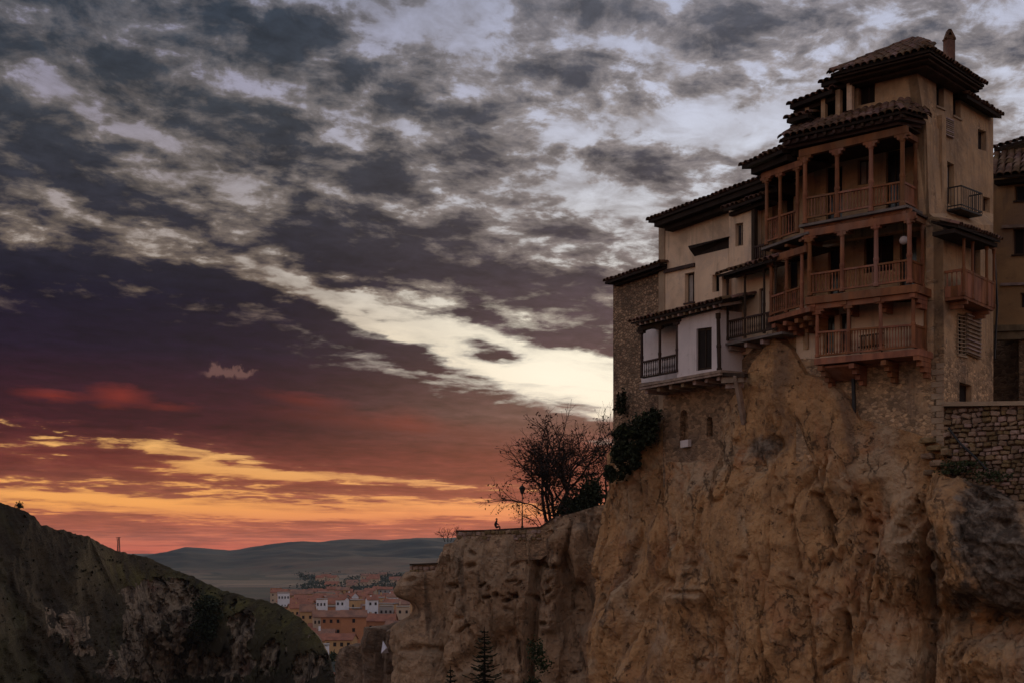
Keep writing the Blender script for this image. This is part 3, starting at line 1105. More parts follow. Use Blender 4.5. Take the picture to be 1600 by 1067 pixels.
# rear lower roof on the right
ra, rb_ = FS.at(1512, 150, -.2), FS.at(1566, 181, .55)
ra2 = FS.at(1512, 146, .55)
mb = MB()
p0, p1 = SF.at(1511, 148, .5), SF.at(1565, 181, .5)
mb.prism([p0, p1, p1 + back(FS, 3) + Vector((0, 0, .9)), p0 + back(FS, 3) + Vector((0, 0, .9))], (0, 0, -.14))
rr_ = mb.build('roof', M['roof_under'], tower)
tiled_slope(rr_, p1, p0, p0 + back(FS, 1.2) + Vector((0, 0, .36)), p1 + back(FS, 1.2) + Vector((0, 0, .36)))

# attic roofs stepping down on the left
ATT = [((1283, 131), (1330, 116), .75, 2.2), ((1234, 165), (1300, 140), .75, 3.0), ((1229, 187), (1262, 178), .95, 2.5)]
for (a_, b_, dd_, dep) in ATT:
    p0, p1 = FA.at(a_[0], a_[1], dd_), FA.at(b_[0], b_[1], dd_)
    rise = Vector((0, 0, .30))
    up_ = back(FA, 1.2) + rise
    mb = MB()
    mb.prism([p0, p1, p1 + back(FA, dep) + Vector((0, 0, .3)), p0 + back(FA, dep) + Vector((0, 0, .3))], (0, 0, -.16))
    mb.prism([p0 + back(FA, .3) - Vector((0, 0, .163)), p1 + back(FA, .3) - Vector((0, 0, .163)), p1 + back(FA, dep) - Vector((0, 0, .163)), p0 + back(FA, dep) - Vector((0, 0, .163))], (0, 0, -.18))
    r_ = mb.build('roof', M['roof_under'], tower)
    tiled_slope(r_, p0, p1, p1 + up_, p0 + up_)
# attic wall, pillars and dark loggia
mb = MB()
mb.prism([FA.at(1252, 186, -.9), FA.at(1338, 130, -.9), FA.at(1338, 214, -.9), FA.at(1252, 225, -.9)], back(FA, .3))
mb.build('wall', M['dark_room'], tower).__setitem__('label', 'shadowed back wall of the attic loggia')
for (x, yt, yb, w_) in ((1329, 130, 168, .22), (1311, 142, 176, .2), (1288, 152, 186, .18), (1263, 170, 196, .18)):
    stick('pillar', FA.at(x, yb + 6, .35), FA.at(x, yt, .35), w_, .25, FA.u, M['plaster_cream'] if x == 1329 else M['plaster_tan'], tower)
mb = MB()
mb.prism([FA.at(1252, 212, .2), FA.at(1338, 176, .2), FA.at(1338, 216, .2), FA.at(1252, 236, .2)], back(FA, .3))
mb.build('wall', M['plaster_tan'], tower)
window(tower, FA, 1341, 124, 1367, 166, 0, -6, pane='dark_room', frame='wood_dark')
window(tower, SF, 1463, 116, 1475, 165, 0, 6, sill='quoin')
window(tower, SF, 1489, 130, 1501, 180, 0, 7, sill='quoin')
# louvred panel between the two upper windows
mb = MB()
mb.prism(rect(SF, 1476, 182, 1491, 211, .06, 6), back(FS, .05))
sh = mb.build('shutter', M['wood_grey'], tower)
for i in range(9):
    y = 184 + i * 3.2
    stick('slat', SF.at(1477, y, .09), SF.at(1490, y + 5.6, .09), .05, .05, FS.n, M['wood_grey'], sh)

# skirt roof over the upper gallery
sk = 1.85
k0, k1 = FA.at(1221, 217, sk), FA.at(1412, 173, sk)
t0, t1 = FA.at(1250, 197, .15), FA.at(1414, 160, .15)
k2 = k1 + back(FA, 1.75)
k2 = Vector((k2.x, k2.y, k2.z + .0))
k1s = FA.at(1412, 173, sk)
k2 = SF.at(1450, 184, .35)
t2 = SF.at(1446, 172, .0)
mb = MB()
mb.prism([k0, k1, t1, t0], (0, 0, -.09))
mb.prism([k1, k2, t2, t1], (0, 0, -.09))
skirt = mb.build('roof', M['roof_under'], tower)
skirt['label'] = 'tiled skirt roof over the top gallery'
tiled_slope(skirt, k0, k1, t1, t0, pitch=.30, row=.42, r=.15)
tiled_slope(skirt, k1, k2, t2, t1, pitch=.30, row=.42, r=.15)
mb = MB()
for k, (ins, z0, z1) in enumerate(((.16, .09, .24), (.38, .24, .36))):
    a, b, c = k0 + back(FA, ins), k1 + back(FA, ins) + FA.u * ins, k2 + FA.u * ins * .7
    dd = k0 + back(FA, 1.6)
    mb.prism([p - Vector((0, 0, z0 + .002)) for p in (a, b, c, dd)], (0, 0, z0 - z1))
mb.build('cornice', M['wood_dark'], skirt)
rafters(skirt, FA, (1232, 1408), (222, 181), .9, sk - .02, .11, .12)

# the three galleries
g1 = gallery(tower, FA, 1.3, [(1258, 247, 350), (1308, 236, 341), (1361, 224, 331), (1410, 212, 323)],
             ((1250, 236), (1418, 197), 11), (311, 285, 342, 314), ((1248, 352), (1418, 320)), 2.6, sdepth=1.3,
             label='top gallery with a grey floor edge', ledge=M['slate_edge'], right_side=(1447,), nb=9)
g2 = gallery(tower, FA, 1.3, [(1265, 372, 463), (1316, 362, 456), (1369, 351, 448), (1421, 342, 443)],
             ((1258, 361), (1430, 332), 11), (430, 407, 459, 438), ((1258, 465), (1432, 444)), 2.6, sdepth=1.3,
             label='middle gallery', ledge=M['wood_red'], fth=.3, right_side=(1447,), nb=9)
g3 = gallery(tower, FA, 1.2, [(1277, 486, 558), (1326, 476, 553), (1376, 468, 547), (1427, 458, 543)],
             ((1262, 478), (1434, 458), 8), (520, 508, 556, 541), ((1272, 560), (1436, 544)), 1.2, pw=.17,
             label='lowest gallery', ledge=M['wood_red'], fth=.25, right_side=(1447,), nb=10, ceiling=False)
# red fascia between top and middle galleries
mb = MB()
mb.prism([FA.at(1256, 356, 1.22), FA.at(1424, 325, 1.22), FA.at(1424, 334, 1.22), FA.at(1256, 364, 1.22)], back(FA, .1))
mb.build('fascia', M['wood_red'], g1)
corbels(g1, FA, [(1310, 350), (1361, 340), (1412, 330)], 1.32, 2, .16, drop=.1)
corbels(g2, FA, [(1270, 474), (1318, 470), (1371, 465), (1425, 458)], 1.36, 3, .22, drop=.17)
corbels(g3, FA, [(1281, 571), (1330, 567), (1380, 562), (1431, 554)], 1.3, 4, .22, drop=.2)
# boarded underside at the left end of the lowest gallery
mb = MB()
a, b = FA.at(1283, 572, 1.1), FA.at(1326, 568, 1.1)
mb.prism([a, b, FA.at(1345, 590, .2), FA.at(1306, 592, .2)], (0, 0, -.08))
mb.build('soffit_board', M['wood_red'], g3)
# things seen in the galleries: doors, a bench, a lamp globe
for (x0, y0, x1, y1, dd_, sl) in ((1290, 262, 1316, 352, GD, -4), (1384, 236, 1408, 335, GD, -4), (1294, 386, 1318, 470, GD, -3), (1406, 372, 1432, 455, GD, -3), (1286, 488, 1304, 552, 0, -2), (1312, 490, 1330, 550, 0, -2)):
    window(tower, FA, x0, y0, x1, y1, dd_, sl, pane='glass', frame='wood_dark', name='glazed_door')
window(tower, FA, 1340, 250, 1362, 290, GD, -3, pane='curtain_and_reflection')
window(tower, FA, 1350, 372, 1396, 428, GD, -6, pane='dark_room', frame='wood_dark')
bench = thing('slatted_bench', 'small dark slatted bench standing behind the lowest gallery railing', 'bench', FA.at(1360, 550, .5))
for (x, yt) in ((1346, 526), (1352, 525), (1358, 524), (1364, 524), (1370, 523), (1376, 522)):
    stick('slat', FA.at(x, 542, .35), FA.at(x, yt, .35), .06, .03, FA.u, M['wood_dark'], bench)
stick('seat', FA.at(1343, 543, .5), FA.at(1380, 538, .5), .4, .05, FA.n, M['wood_dark'], bench)
for x in (1345, 1378):
    stick('leg', FA.at(x, 552, .6), FA.at(x, 542, .6), .05, .05, FA.u, M['wood_dark'], bench)
stick('backrest', FA.at(1343, 526, .32), FA.at(1380, 521, .32), .05, .07, FA.n, M['wood_dark'], bench)
lampg = thing('globe_lamp', 'round pale globe lamp hanging inside the middle gallery by its right post', 'lamp', FA.at(1412, 378, .6))
m_ = MB()
R = .17
c = FA.at(1412, 376, .6)
vs, fs = [], []
for i in range(9):
    th = math.pi * i / 8
    for k in range(12):
        ph = 2 * math.pi * k / 12
        vs.append(c + Vector((R * math.sin(th) * math.cos(ph), R * math.sin(th) * math.sin(ph), R * math.cos(th))))
for i in range(8):
    for k in range(12):
        fs.append((i * 12 + k, i * 12 + (k + 1) % 12, (i + 1) * 12 + (k + 1) % 12, (i + 1) * 12 + k))
m_.add(vs, fs)
m_.build('lamp_shade', M['plaster_white'], lampg, smooth=True)
stick('cord', c + Vector((0, 0, R * .9)), c + Vector((0, 0, .75)), .02, .02, FA.u, M['iron'], lampg)

# drain slot below the lowest gallery
stick('drainpipe', FA.at(1335, 655, .25), FA.at(1333, 578, .25), .12, .12, FA.u, M['iron'], tower)

# iron balcony on the side
door = window(tower, SF, 1480, 252, 1491, 318, 0, 6, pane='curtain_and_reflection', frame='wood_dark', name='glazed_door')
mb = MB()
a, b = SF.at(1479, 328, .0), SF.at(1512, 340, .0)
ib = .6
a2, b2 = SF.at(1479, 328, .0) + FS.n * ib, b + FS.n * ib
a2.z = a.z
b2.z = a.z
a.z = b.z = a2.z
# keep its outer edge inside the picture's outline: shallow iron balcony
mb.prism([a, b, b2, a2], (0, 0, -.07))
bal = mb.build('iron_balcony', M['iron'], tower)
H_ = .85
cr = [a + FS.n * .04, a2, b2, b + FS.n * .04]
for i in range(3):
    p, q_ = cr[i], cr[i + 1]
    stick('rail', p + Vector((0, 0, H_)), q_ + Vector((0, 0, H_)), .05, .04, (0, 0, 1), M['iron'], bal)
    stick('rail', p + Vector((0, 0, .1)), q_ + Vector((0, 0, .1)), .04, .03, (0, 0, 1), M['iron'], bal)
    n = max(3, round((q_ - p).length / .16))
    for k in range(n + 1):
        s_ = p.lerp(q_, k / n)
        stick('baluster', s_ + Vector((0, 0, .0)), s_ + Vector((0, 0, H_)), .02, .02, FS.u, M['iron'], bal)

# small tiled enclosed balcony on the side
e1 = .75
SB = FS
zf = SB.at(1506, 462, e1).z
pa, pb = SB.at(1506, 462, e1), SB.at(1553, 482, e1)     # outer floor line
pa0, pb0 = pa + back(FS, e1), pb + back(FS, e1)
mb = MB()
mb.prism([pa0, pa, pb, pb0], (0, 0, -.12))
sb = mb.build('side_balcony', M['wood_red'], tower)
hgt = 1.0
ov = FA.n * 0


def up(p, h):
    return Vector((p.x, p.y, p.z + h))


def wallpanel(p, q_, h, n, nm='board'):
    ax = (q_ - p)
    for i in range(n):
        c = p.lerp(q_, (i + .5) / n)
        stick(nm, c, up(c, h), ax.length / n * .95, .04, ax, M['wood_red'], sb)


wallpanel(pa, pb, hgt, 9)
wallpanel(pa0, pa, .42, 3)
for i in range(4):
    c = pa0.lerp(pa, (i + .5) / 4)
    stick('baluster', up(c, .42), up(c, hgt), .06, .06, FS.n, M['wood_red'], sb, 'baluster')
for (p, q_) in ((pa0, pa), (pa, pb)):
    stick('rail', up(p, hgt), up(q_, hgt), .1, .08, (0, 0, 1), M['wood_red'], sb)
ztop_b = SB.at(1506, 366, e1).z
for t in (0, .28, .75, 1):
    p = pa.lerp(pb, t)
    stick('post', p, Vector((p.x, p.y, ztop_b)), .13, .13, FS.u, M['wood_red'], sb, 'post')
# its roof
r0, r1 = SB.at(1497, 352, e1 + .35), SB.at(1563, 376, e1 + .35)
q0, q1 = r0 + back(FS, e1 + .3), r1 + back(FS, e1 + .3)
q0.z += .35
q1.z += .35
mb = MB()
mb.prism([r0, r1, q1, q0], (0, 0, -.1))
mb.prism([p - Vector((0, 0, .102)) for p in (r0 + back(FS, .12), r1 + back(FS, .12), r1 + back(FS, 1.0), r0 + back(FS, 1.0))], (0, 0, -.16))
rs = mb.build('roof', M['roof_under'], tower)
rs['label'] = 'small tiled roof over the side balcony'
tiled_slope(rs, r0, r1, q1, q0, pitch=.27, row=.38, r=.13)
stick('rail', Vector((pa.x, pa.y, ztop_b)), Vector((pb.x, pb.y, ztop_b)), .12, .12, (0, 0, 1), M['wood_red'], sb)
corbels(sb, FS, [(1512, 470), (1546, 486)], e1, 2, .14, drop=.14, reach=.7)

# grille, shutter and opening below
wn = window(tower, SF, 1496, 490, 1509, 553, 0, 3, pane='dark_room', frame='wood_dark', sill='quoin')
for i in range(3):
    x = 1497 + i * 5.6
    stick('grille_bar', SF.at(x, 555, .05), SF.at(x, 492, .05), .03, .03, FS.u, M['quoin'], wn)
for i in range(11):
    y = 494 + i * 5.8
    stick('grille_bar', SF.at(1496, y, .07), SF.at(1509, y + 2.2, .07), .03, .03, FS.n, M['quoin'], wn)
mb = MB()
mb.prism(rect(FS, 1511, 489, 1533, 552, .10, 9), back(FS, .08))
sh = mb.build('shutter', M['wood_grey'], tower)
sh['label'] = 'grey louvred shutter beside the iron grille'
for i in range(10):
    y = 492 + i * 6.3
    stick('slat', FS.at(1511.5, y, .13), FS.at(1532.5, y + 8, .13), .10, .05, FS.n, M['wood_grey'], sh)
window(tower, SF, 1499, 596, 1518, 640, 0, 6, pane='dark_room', frame='wood_dark', name='cellar_door', bars=False)
window(tower, SF, 1528, 202, 1541, 233, 0, 4)
window(tower, SF, 1536, 307, 1547, 330, 0, 3)
window(tower, SF, 1518, 385, 1532, 428, 0, 5, pane='curtain_and_reflection')
# stone quoins of the side wall
for i in range(16):
    y0 = 566 + i * 9.5
    if y0 > 700:
        break
    L = .5 if i % 2 else .3
    p = FA.at(1474.6, y0, .02)
    mb = MB()
    hgt_ = 8.6 / F * 50
    mb.prism([p + FA.u * L, p, p - Vector((0, 0, hgt_)), p + FA.u * L - Vector((0, 0, hgt_))], back(FA, .25))
    mb.build('quoin_stone', M['quoin'], tower)

# bare conduit and pipes hanging on the far edge of the side wall
for (x0, y0, x1, y1, w_) in ((1560, 372, 1566, 480, .09), (1566, 480, 1562, 560, .07)):
    stick('drainpipe', FS.at(x1 - 8, y1, .2), FS.at(x0 - 8, y0, .2), w_, w_, FS.u, M['iron'], tower)

# ================================================================== the wing with two narrow galleries
wing = thing('wing_house', 'narrow wing left of the tower with two stacked small galleries under a stepped dark roof', 'house', FB.at(1225, 560, 0))
mb = MB()
bb = back(FB, .4)
WD = -.7
wall_mesh(mb, [FB.at(1180, 290), FB.at(1196, 284), FB.at(1196, 400), FB.at(1180, 404)], [], bb)
wall_mesh(mb, [FB.at(1196, 250, WD), FB.at(1262, 230, WD), FB.at(1262, 395, WD), FB.at(1196, 410, WD)],
          [rect(FB, 1224, 288, 1240, 370, WD, -5)], bb)
wall_mesh(mb, [FB.at(1196, 410, WD), FB.at(1262, 395, WD), FB.at(1262, 545, WD), FB.at(1196, 560, WD)],
          [rect(FB, 1230, 402, 1246, 485, WD, -4)], bb)
mb.prism([FB.at(1196, 500), FB.at(1262, 484), FB.at(1262, 545), FB.at(1196, 560)], bb)
mb.build('wall', M['plaster_tan'], wing)
mb = MB()
mb.prism([FB.at(1190, 292, -1.5), FB.at(1264, 262, -1.5), FB.at(1264, 540, -1.5), FB.at(1190, 548, -1.5)], back(FB, 6))
mb.build('interior_core', M['dark_room'], wing)
window(wing, FB, 1224, 288, 1240, 370, WD, -5, pane='glass', name='glazed_door')
window(wing, FB, 1230, 402, 1246, 485, WD, -4, pane='glass', name='glazed_door')
gl1 = gallery(wing, FB, 1.0, [(1198, 279, 383), (1219, 270, 374), (1246, 260, 364)], ((1192, 272), (1256, 250), 9),
              (345, 330, 378, 362), ((1189, 388), (1262, 362)), 1.7, pw=.17, nb=5, label='upper small gallery', ledge=M['slate_edge'])
gl2 = gallery(wing, FB, 1.0, [(1205, 410, 494), (1229, 400, 489), (1253, 390, 483)], ((1198, 404), (1262, 384), 10),
              (465, 449, 491, 478), ((1200, 497), (1266, 479)), 1.7, pw=.17, nb=6, label='lower small gallery', ledge=M['wood_red'], fth=.2)
corbels(gl2, FB, [(1208, 506), (1226, 502), (1244, 498), (1258, 494)], 1.05, 3, .2, drop=.18)
corbels(gl1, FB, [(1205, 390), (1228, 382), (1250, 374)], 1.05, 2, .15, drop=.11)
for (a_, b_, dd_) in (((1159, 260), (1222, 234), 1.6), ((1195, 243), (1236, 226), 1.3), ((1222, 224), (1262, 210), 1.0)):
    p0, p1 = FB.at(a_[0], a_[1], dd_), FB.at(b_[0], b_[1], dd_)
    mb = MB()
    mb.prism([p0, p1, p1 + back(FB, 3) + Vector((0, 0, .5)), p0 + back(FB, 3) + Vector((0, 0, .5))], (0, 0, -.14))
    mb.prism([p - Vector((0, 0, .142)) for p in (p0 + back(FB, .25) - FB.u * .3, p1 + back(FB, .25), p1 + back(FB, 2.2), p0 + back(FB, 2.2) - FB.u * .3)], (0, 0, -.26))
    r_ = mb.build('roof', M['roof_under'], wing)
    up_ = back(FB, 1.0) + Vector((0, 0, .2))
    tiled_slope(r_, p0, p1, p1 + up_, p0 + up_, pitch=.30)

# ================================================================== the cream house
white = thing('plaster_house', 'cream plastered house with a small hood, narrow windows and a balcony at the right', 'house', FB.at(1080, 620, 0))
mb = MB()
wall_mesh(mb, [FB.at(1038, 345), FB.at(1182, 305), FB.at(1182, 420), FB.at(1130, 540), FB.at(1130, 620), FB.at(1038, 640)],
          [rect(FB, 1070, 428, 1085, 474, 0, -3), rect(FB, 1113, 430, 1128, 457, 0, -2)], bb)
mb.build('wall', M['plaster_cream'], white)
mb = MB()
jd = .45
wall_mesh(mb, [FB.at(1139, 325, jd), FB.at(1177, 312, jd), FB.at(1177, 420, jd), FB.at(1139, 428, jd)], [rect(FB, 1149, 350, 1161, 386, jd, -2)], back(FB, jd + .1))
o = mb.build('wall', M['plaster_cream'], white)
o['label'] = 'projecting upper box with one narrow window'
mb = MB()
mb.prism([FB.at(1029, 350, .04), FB.at(1038.4, 347, .04), FB.at(1038.4, 640, .04), FB.at(1029, 640, .04)], back(FB, .5))
mb.build('pilaster', M['quoin'], white)
mb = MB()
mb.prism([FB.at(1032, 360, -.9), FB.at(1184, 316, -.9), FB.at(1184, 640, -.9), FB.at(1032, 640, -.9)], back(FB, 6))
mb.build('interior_core', M['dark_room'], white)
window(white, FB, 1070, 428, 1085, 474, 0, -3, pane='curtain_and_reflection', frame='wood_dark', sill='wood_dark')  # here the flat pane colour stands in for a sunset reflection
window(white, FB, 1113, 430, 1128, 457, 0, -2, sill='wood_dark')
window(white, FB, 1149, 350, 1161, 386, jd, -2, rec=.15, frame='wood_grey')
# second recessed panel and its hood
mb = MB()
mb.prism([FB.at(1085, 402, .22), FB.at(1138.6, 389, .22), FB.at(1138.6, 474, .22), FB.at(1085, 480, .22)], back(FB, .2))
# window must stay open: split the panel round it
mb = MB()
wall_mesh(mb, [FB.at(1086.5, 398, .25), FB.at(1138.6, 385, .25), FB.at(1138.6, 472, .25), FB.at(1086.5, 486, .25)], [rect(FB, 1113, 430, 1128, 457, .25, -2)], back(FB, .24))
mb.build('wall', M['plaster_cream'], white)
mb = MB()
mb.prism([FB.at(1075, 385, .55), FB.at(1138.8, 370, .55), FB.at(1138.8, 374, .26), FB.at(1138.8, 388, .26), FB.at(1085, 401, .26), FB.at(1077, 390, .55)], back(FB, .2))
mb.build('hood', M['roof_under'], white)
stick('beam', FB.at(1038.5, 425, .05), FB.at(1086, 414, .05), .14, .16, FB.n, M['wood_dark'], white)
# main roof
p0, p1 = FB.at(1013, 345, .95), FB.at(1200, 276, .95)
mb = MB()
mb.prism([p0, p1, p1 + back(FB, 4) + Vector((0, 0, .35)), p0 + back(FB, 4) + Vector((0, 0, .35))], (0, 0, -.12))
mb.prism([p - Vector((0, 0, .122)) for p in (p0 + back(FB, .12) - FB.u * .3, p1 + back(FB, .12), p1 + back(FB, 3), p0 + back(FB, 3) - FB.u * .3)], (0, 0, -.24))
mb.prism([p - Vector((0, 0, .364)) for p in (p0 + back(FB, .45) - FB.u * .7, p1 + back(FB, .45), p1 + back(FB, 3), p0 + back(FB, 3) - FB.u * .7)], (0, 0, -.22))
r_ = mb.build('roof', M['roof_under'], white)
up_ = back(FB, 1.0) + Vector((0, 0, .12))
tiled_slope(r_, p0, p1, p1 + up_, p0 + up_, pitch=.30)
# lower eave above the projecting box
p0, p1 = FB.at(1131, 327, .95), FB.at(1190, 306, .95)
mb = MB()
mb.prism([p0, p1, p1 + back(FB, 1.0) + Vector((0, 0, .25)), p0 + back(FB, 1.0) + Vector((0, 0, .25))], (0, 0, -.12))
mb.prism([p - Vector((0, 0, .122)) for p in (p0 + back(FB, .3), p1 + back(FB, .3), p1 + back(FB, .9), p0 + back(FB, .9))], (0, 0, -.16))
r_ = mb.build('roof', M['roof_under'], white)
tiled_slope(r_, p0, p1, p1 + back(FB, .5) + Vector((0, 0, .12)), p0 + back(FB, .5) + Vector((0, 0, .12)), pitch=.30)
# bay with balcony between cream house and wing
mb = MB()
wall_mesh(mb, [FB.at(1130, 432, .1), FB.at(1206, 412, .1), FB.at(1206, 545, .1), FB.at(1130, 560, .1)],
          [rect(FB, 1186, 452, 1196, 520, .1, -3)], back(FB, .3))
mb.build('wall', M['plaster_cream'], white).__setitem__('label', 'wall behind the plain dark balcony')
window(white, FB, 1186, 452, 1196, 520, .1, -3, pane='curtain_and_reflection', frame='wood_dark', rec=.12, name='glazed_door')
stick('pillar', FB.at(1130.5, 537, 1.0), FB.at(1130, 430, 1.0), .2, .3, FB.u, M['plaster_cream'], white)
gb = gallery(white, FB, .95, [(1137, 434, 532), (1164, 426, 528), (1194, 418, 521), (1212, 414, 517)], ((1130, 432), (1214, 410), 6), (503, 487, 529, 513),
             ((1129, 537), (1222, 518)), .85, pw=.12, mat=M['wood_dark'], nb=7, label='plain dark balcony', ledge=M['slate_edge'], bracket=False, ceiling=True)
corbels(gb, FB, [(1140, 540), (1165, 535), (1190, 530)], .95, 1, .18, mat=M['wood_grey'], drop=.2)
p0, p1 = FB.at(1122, 430, 1.4), FB.at(1206, 405, 1.4)
mb = MB()
mb.prism([p0, p1, p1 + back(FB, 1.3) + Vector((0, 0, .42)), p0 + back(FB, 1.3) + Vector((0, 0, .42))], (0, 0, -.12))
r_ = mb.build('roof', M['roof_under'], white)
tiled_slope(r_, p0, p1, p1 + back(FB, 1.2) + Vector((0, 0, .4)), p0 + back(FB, 1.2) + Vector((0, 0, .4)), pitch=.30)
# small railing of the recess between the box and the wing
for i in range(5):
    x = 1181 + i * 3.6
    stick('baluster', FB.at(x, 404, .6), FB.at(x, 385, .6), .05, .05, FB.u, M['wood_dark'], white)
stick('rail', FB.at(1179, 387, .6), FB.at(1197, 382, .6), .08, .08, FB.n, M['wood_dark'], white)
stick('beam', FB.at(1179, 420, .45), FB.at(1179, 318, .45), .2, .2, FB.u, M['wood_dark'], white)

# ================================================================== the white loggia box
log = thing('jettied_loggia', 'white loggia box with dark posts jutting on timber joists below the cream house', 'house', FB.at(1060, 620, 1))
D2 = 1.45
mb = MB()
wall_mesh(mb, [FB.at(1058, 500, D2), FB.at(1123, 484, D2), FB.at(1123, 578, D2), FB.at(1058, 590, D2)],
          [rect(FB, 1088, 514, 1112, 579, D2, -3)], back(FB, .25))
mb.build('wall', M['plaster_white'], log)
mb = MB()
mb.prism([FB.at(1002, 510, .35), FB.at(1060, 496, .35), FB.at(1060, 590, .35), FB.at(1002, 598, .35)], back(FB, .25))
mb.build('wall', M['plaster_white'], log)
mb = MB()
mb.prism([FB.at(1123, 484, D2 - .003), FB.at(1123, 578, D2 - .003), FB.at(1123, 578, D2 - .003) + back(FB, D2), FB.at(1123, 484, D2 - .003) + back(FB, D2)], FB.u * .15)
mb.build('wall', M['plaster_white'], log)
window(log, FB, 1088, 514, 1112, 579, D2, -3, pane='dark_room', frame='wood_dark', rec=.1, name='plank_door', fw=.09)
gallery(log, FB, D2, [(1003, 516, 590), (1031, 509, 586), (1058, 502, 581)], ((999, 512), (1060, 497), 6), (566, 554, 590, 580),
        ((999, 600), (1126, 577)), D2, pw=.15, mat=M['wood_dark'], nb=8, bracket=True, fth=.12, ledge=M['wood_grey'], label='corner loggia with dark railing')
stick('post', FB.at(1124, 580, D2), FB.at(1122, 490, D2), .2, .2, FB.u, M['wood_dark'], log, 'post')
# two tiers of joist ends
n = 17
for i in range(n):
    px = lerp(1003, 1125, i / (n - 1))
    y = lerp(603.5, 580.5, i / (n - 1))
    p = FB.at(px, y, D2 + .08)
    stick('joist', p, p + back(FB, D2), .1, .12, FB.u, M['wood_grey'], log)
stick('beam', FB.at(1001, 607, D2), FB.at(1128, 583.5, D2), .16, .1, FB.n, M['wood_grey'], log)
for i in range(7):
    px = lerp(1010, 1122, i / 6)
    y = lerp(611, 590, i / 6)
    p = FB.at(px, y, D2 - .12)
    stick('joist', p, p + back(FB, D2 + .1), .2, .2, FB.u, M['wood_grey'], log, key='big_joist')
# roof of the box
p0, p1 = FB.at(986, 504, D2 + .55), FB.at(1128, 470, D2 + .55)
t0_, t1_ = p0 + back(FB, 1.9) + Vector((0, 0, .45)), p1 + back(FB, 1.9) + Vector((0, 0, .45))
mb = MB()
mb.prism([p0, p1, t1_, t0_], (0, 0, -.1))
r_ = mb.build('roof', M['roof_under'], log)
tiled_slope(r_, p0, p1, t1_, t0_, pitch=.30, row=.45)
for i in range(16):
    p = p0.lerp(p1, (i + .5) / 16) - Vector((0, 0, .16)) + back(FB, .06)
    stick('rafter', p, p + back(FB, 1.2) + Vector((0, 0, .25)), .12, .12, FB.u, M['wood_grey'], r_)
stick('beam', FB.at(999, 508, D2 + .1), FB.at(1124, 480, D2 + .1), .16, .14, FB.n, M['wood_dark'], log)
# prop and cross timbers at the right end
stick('prop', FB.at(1163, 662, .5), FB.at(1150, 586, 1.35), .2, .2, FB.u, M['wood_grey'], log)
stick('beam', FB.at(1128, 584, 1.3), FB.at(1166, 586, 1.3), .22, .16, FB.n, M['wood_dark'], log)
stick('beam', FB.at(1130, 594, 1.2), FB.at(1165, 592, 1.2), .22, .24, FB.n, M['wood_grey'], log)
stick('beam', FB.at(1136, 603, 1.0), FB.at(1160, 601, 1.0), .2, .2, FB.n, M['wood_grey'], log)
# lower masonry with niches
mb = MB()
wall_mesh(mb, [FB.at(1036, 604, .1), FB.at(1132, 590, .1), FB.at(1200, 520, .1), FB.at(1200, 760, .1), FB.at(1036, 760, .1)],
          [[FB.at(1062, 694, .1), FB.at(1062, 652, .1), FB.at(1064, 643, .1), FB.at(1068.5, 639, .1), FB.at(1073, 643, .1), FB.at(1075.5, 652, .1), FB.at(1075.5, 694, .1)],
           [FB.at(1104, 682, .1), FB.at(1104, 656, .1), FB.at(1107, 650, .1), FB.at(1112, 652, .1), FB.at(1114, 660, .1), FB.at(1114, 680, .1)]], back(FB, .3))
mb.prism([FB.at(1040, 615, -.25), FB.at(1128, 605, -.25), FB.at(1128, 760, -.25), FB.at(1040, 760, -.25)], back(FB, 4))
mb.build('wall', M['masonry'], log).__setitem__('label', 'rough masonry base with an arched niche')
mb = MB()
mb.prism([FB.at(1063, 688, .3), FB.at(1075, 686, .3), FB.at(1075, 697, .3), FB.at(1063, 699, .3)], back(FB, .4))
mb.build('sill', M['plaster_white'], log)

# ================================================================== the stone house
sth = thing('stone_house', 'windowless brown rubble stone house at the far left end of the row', 'house', FB.at(990, 650, -.1))
mb = MB()
c0_, c1_ = FB.at(958, 438, -.1), FB.at(1031, 414, -.1)
b0_, b1_ = FB.at(958, 700, -.1), FB.at(1040, 700, -.1)
ct = FB.at(1040, 411, -.1)
mb.prism([c0_, ct, b1_, b0_], back(FB, 7))
mb.build('wall', M['rubble'], sth)
p0, p1 = FB.at(945, 441, .45), FB.at(1031, 412, .45)
mb = MB()
mb.prism([p0, p1, p1 + back(FB, 8) + Vector((0, 0, .3)), p0 + back(FB, 8) + Vector((0, 0, .3))], (0, 0, -.12))
mb.prism([p - Vector((0, 0, .122)) for p in (p0 + back(FB, .25) - FB.u * .4, p1 + back(FB, .25), p1 + back(FB, 7), p0 + back(FB, 7) - FB.u * .4)], (0, 0, -.12))
r_ = mb.build('roof', M['roof_under'], sth)
tiled_slope(r_, p0, p1, p1 + back(FB, 1) + Vector((0, 0, .1)), p0 + back(FB, 1) + Vector((0, 0, .1)), pitch=.32)

# ================================================================== the ochre house on the right
och = thing('ochre_house', 'ochre plastered house with a tiled lean-to roof at the right edge behind the tower', 'house', FC.at(1600, 620, 0))
mb = MB()
bc = back(FC, .4)
wall_mesh(mb, [FC.at(1540, 276), FC.at(1700, 262), FC.at(1700, 520), FC.at(1540, 520)],
          [rect(FC, 1585, 291, 1612, 314, 0, -1), rect(FC, 1582, 358, 1612, 398, 0, -1), rect(FC, 1594, 458, 1620, 481, 0, -1)], bc)
mb.build('wall', M['plaster_ochre'], och)
mb = MB()
mb.prism([FC.at(1556, 240, -1.2), FC.at(1700, 212, -1.2), FC.at(1700, 262, -1.2), FC.at(1556, 270, -1.2)], bc)
mb.build('wall', M['plaster_ochre'], och)
mb = MB()
mb.prism([FC.at(1540, 290, -1.7), FC.at(1700, 270, -1.7), FC.at(1700, 520, -1.7), FC.at(1540, 520, -1.7)], back(FC, 6))
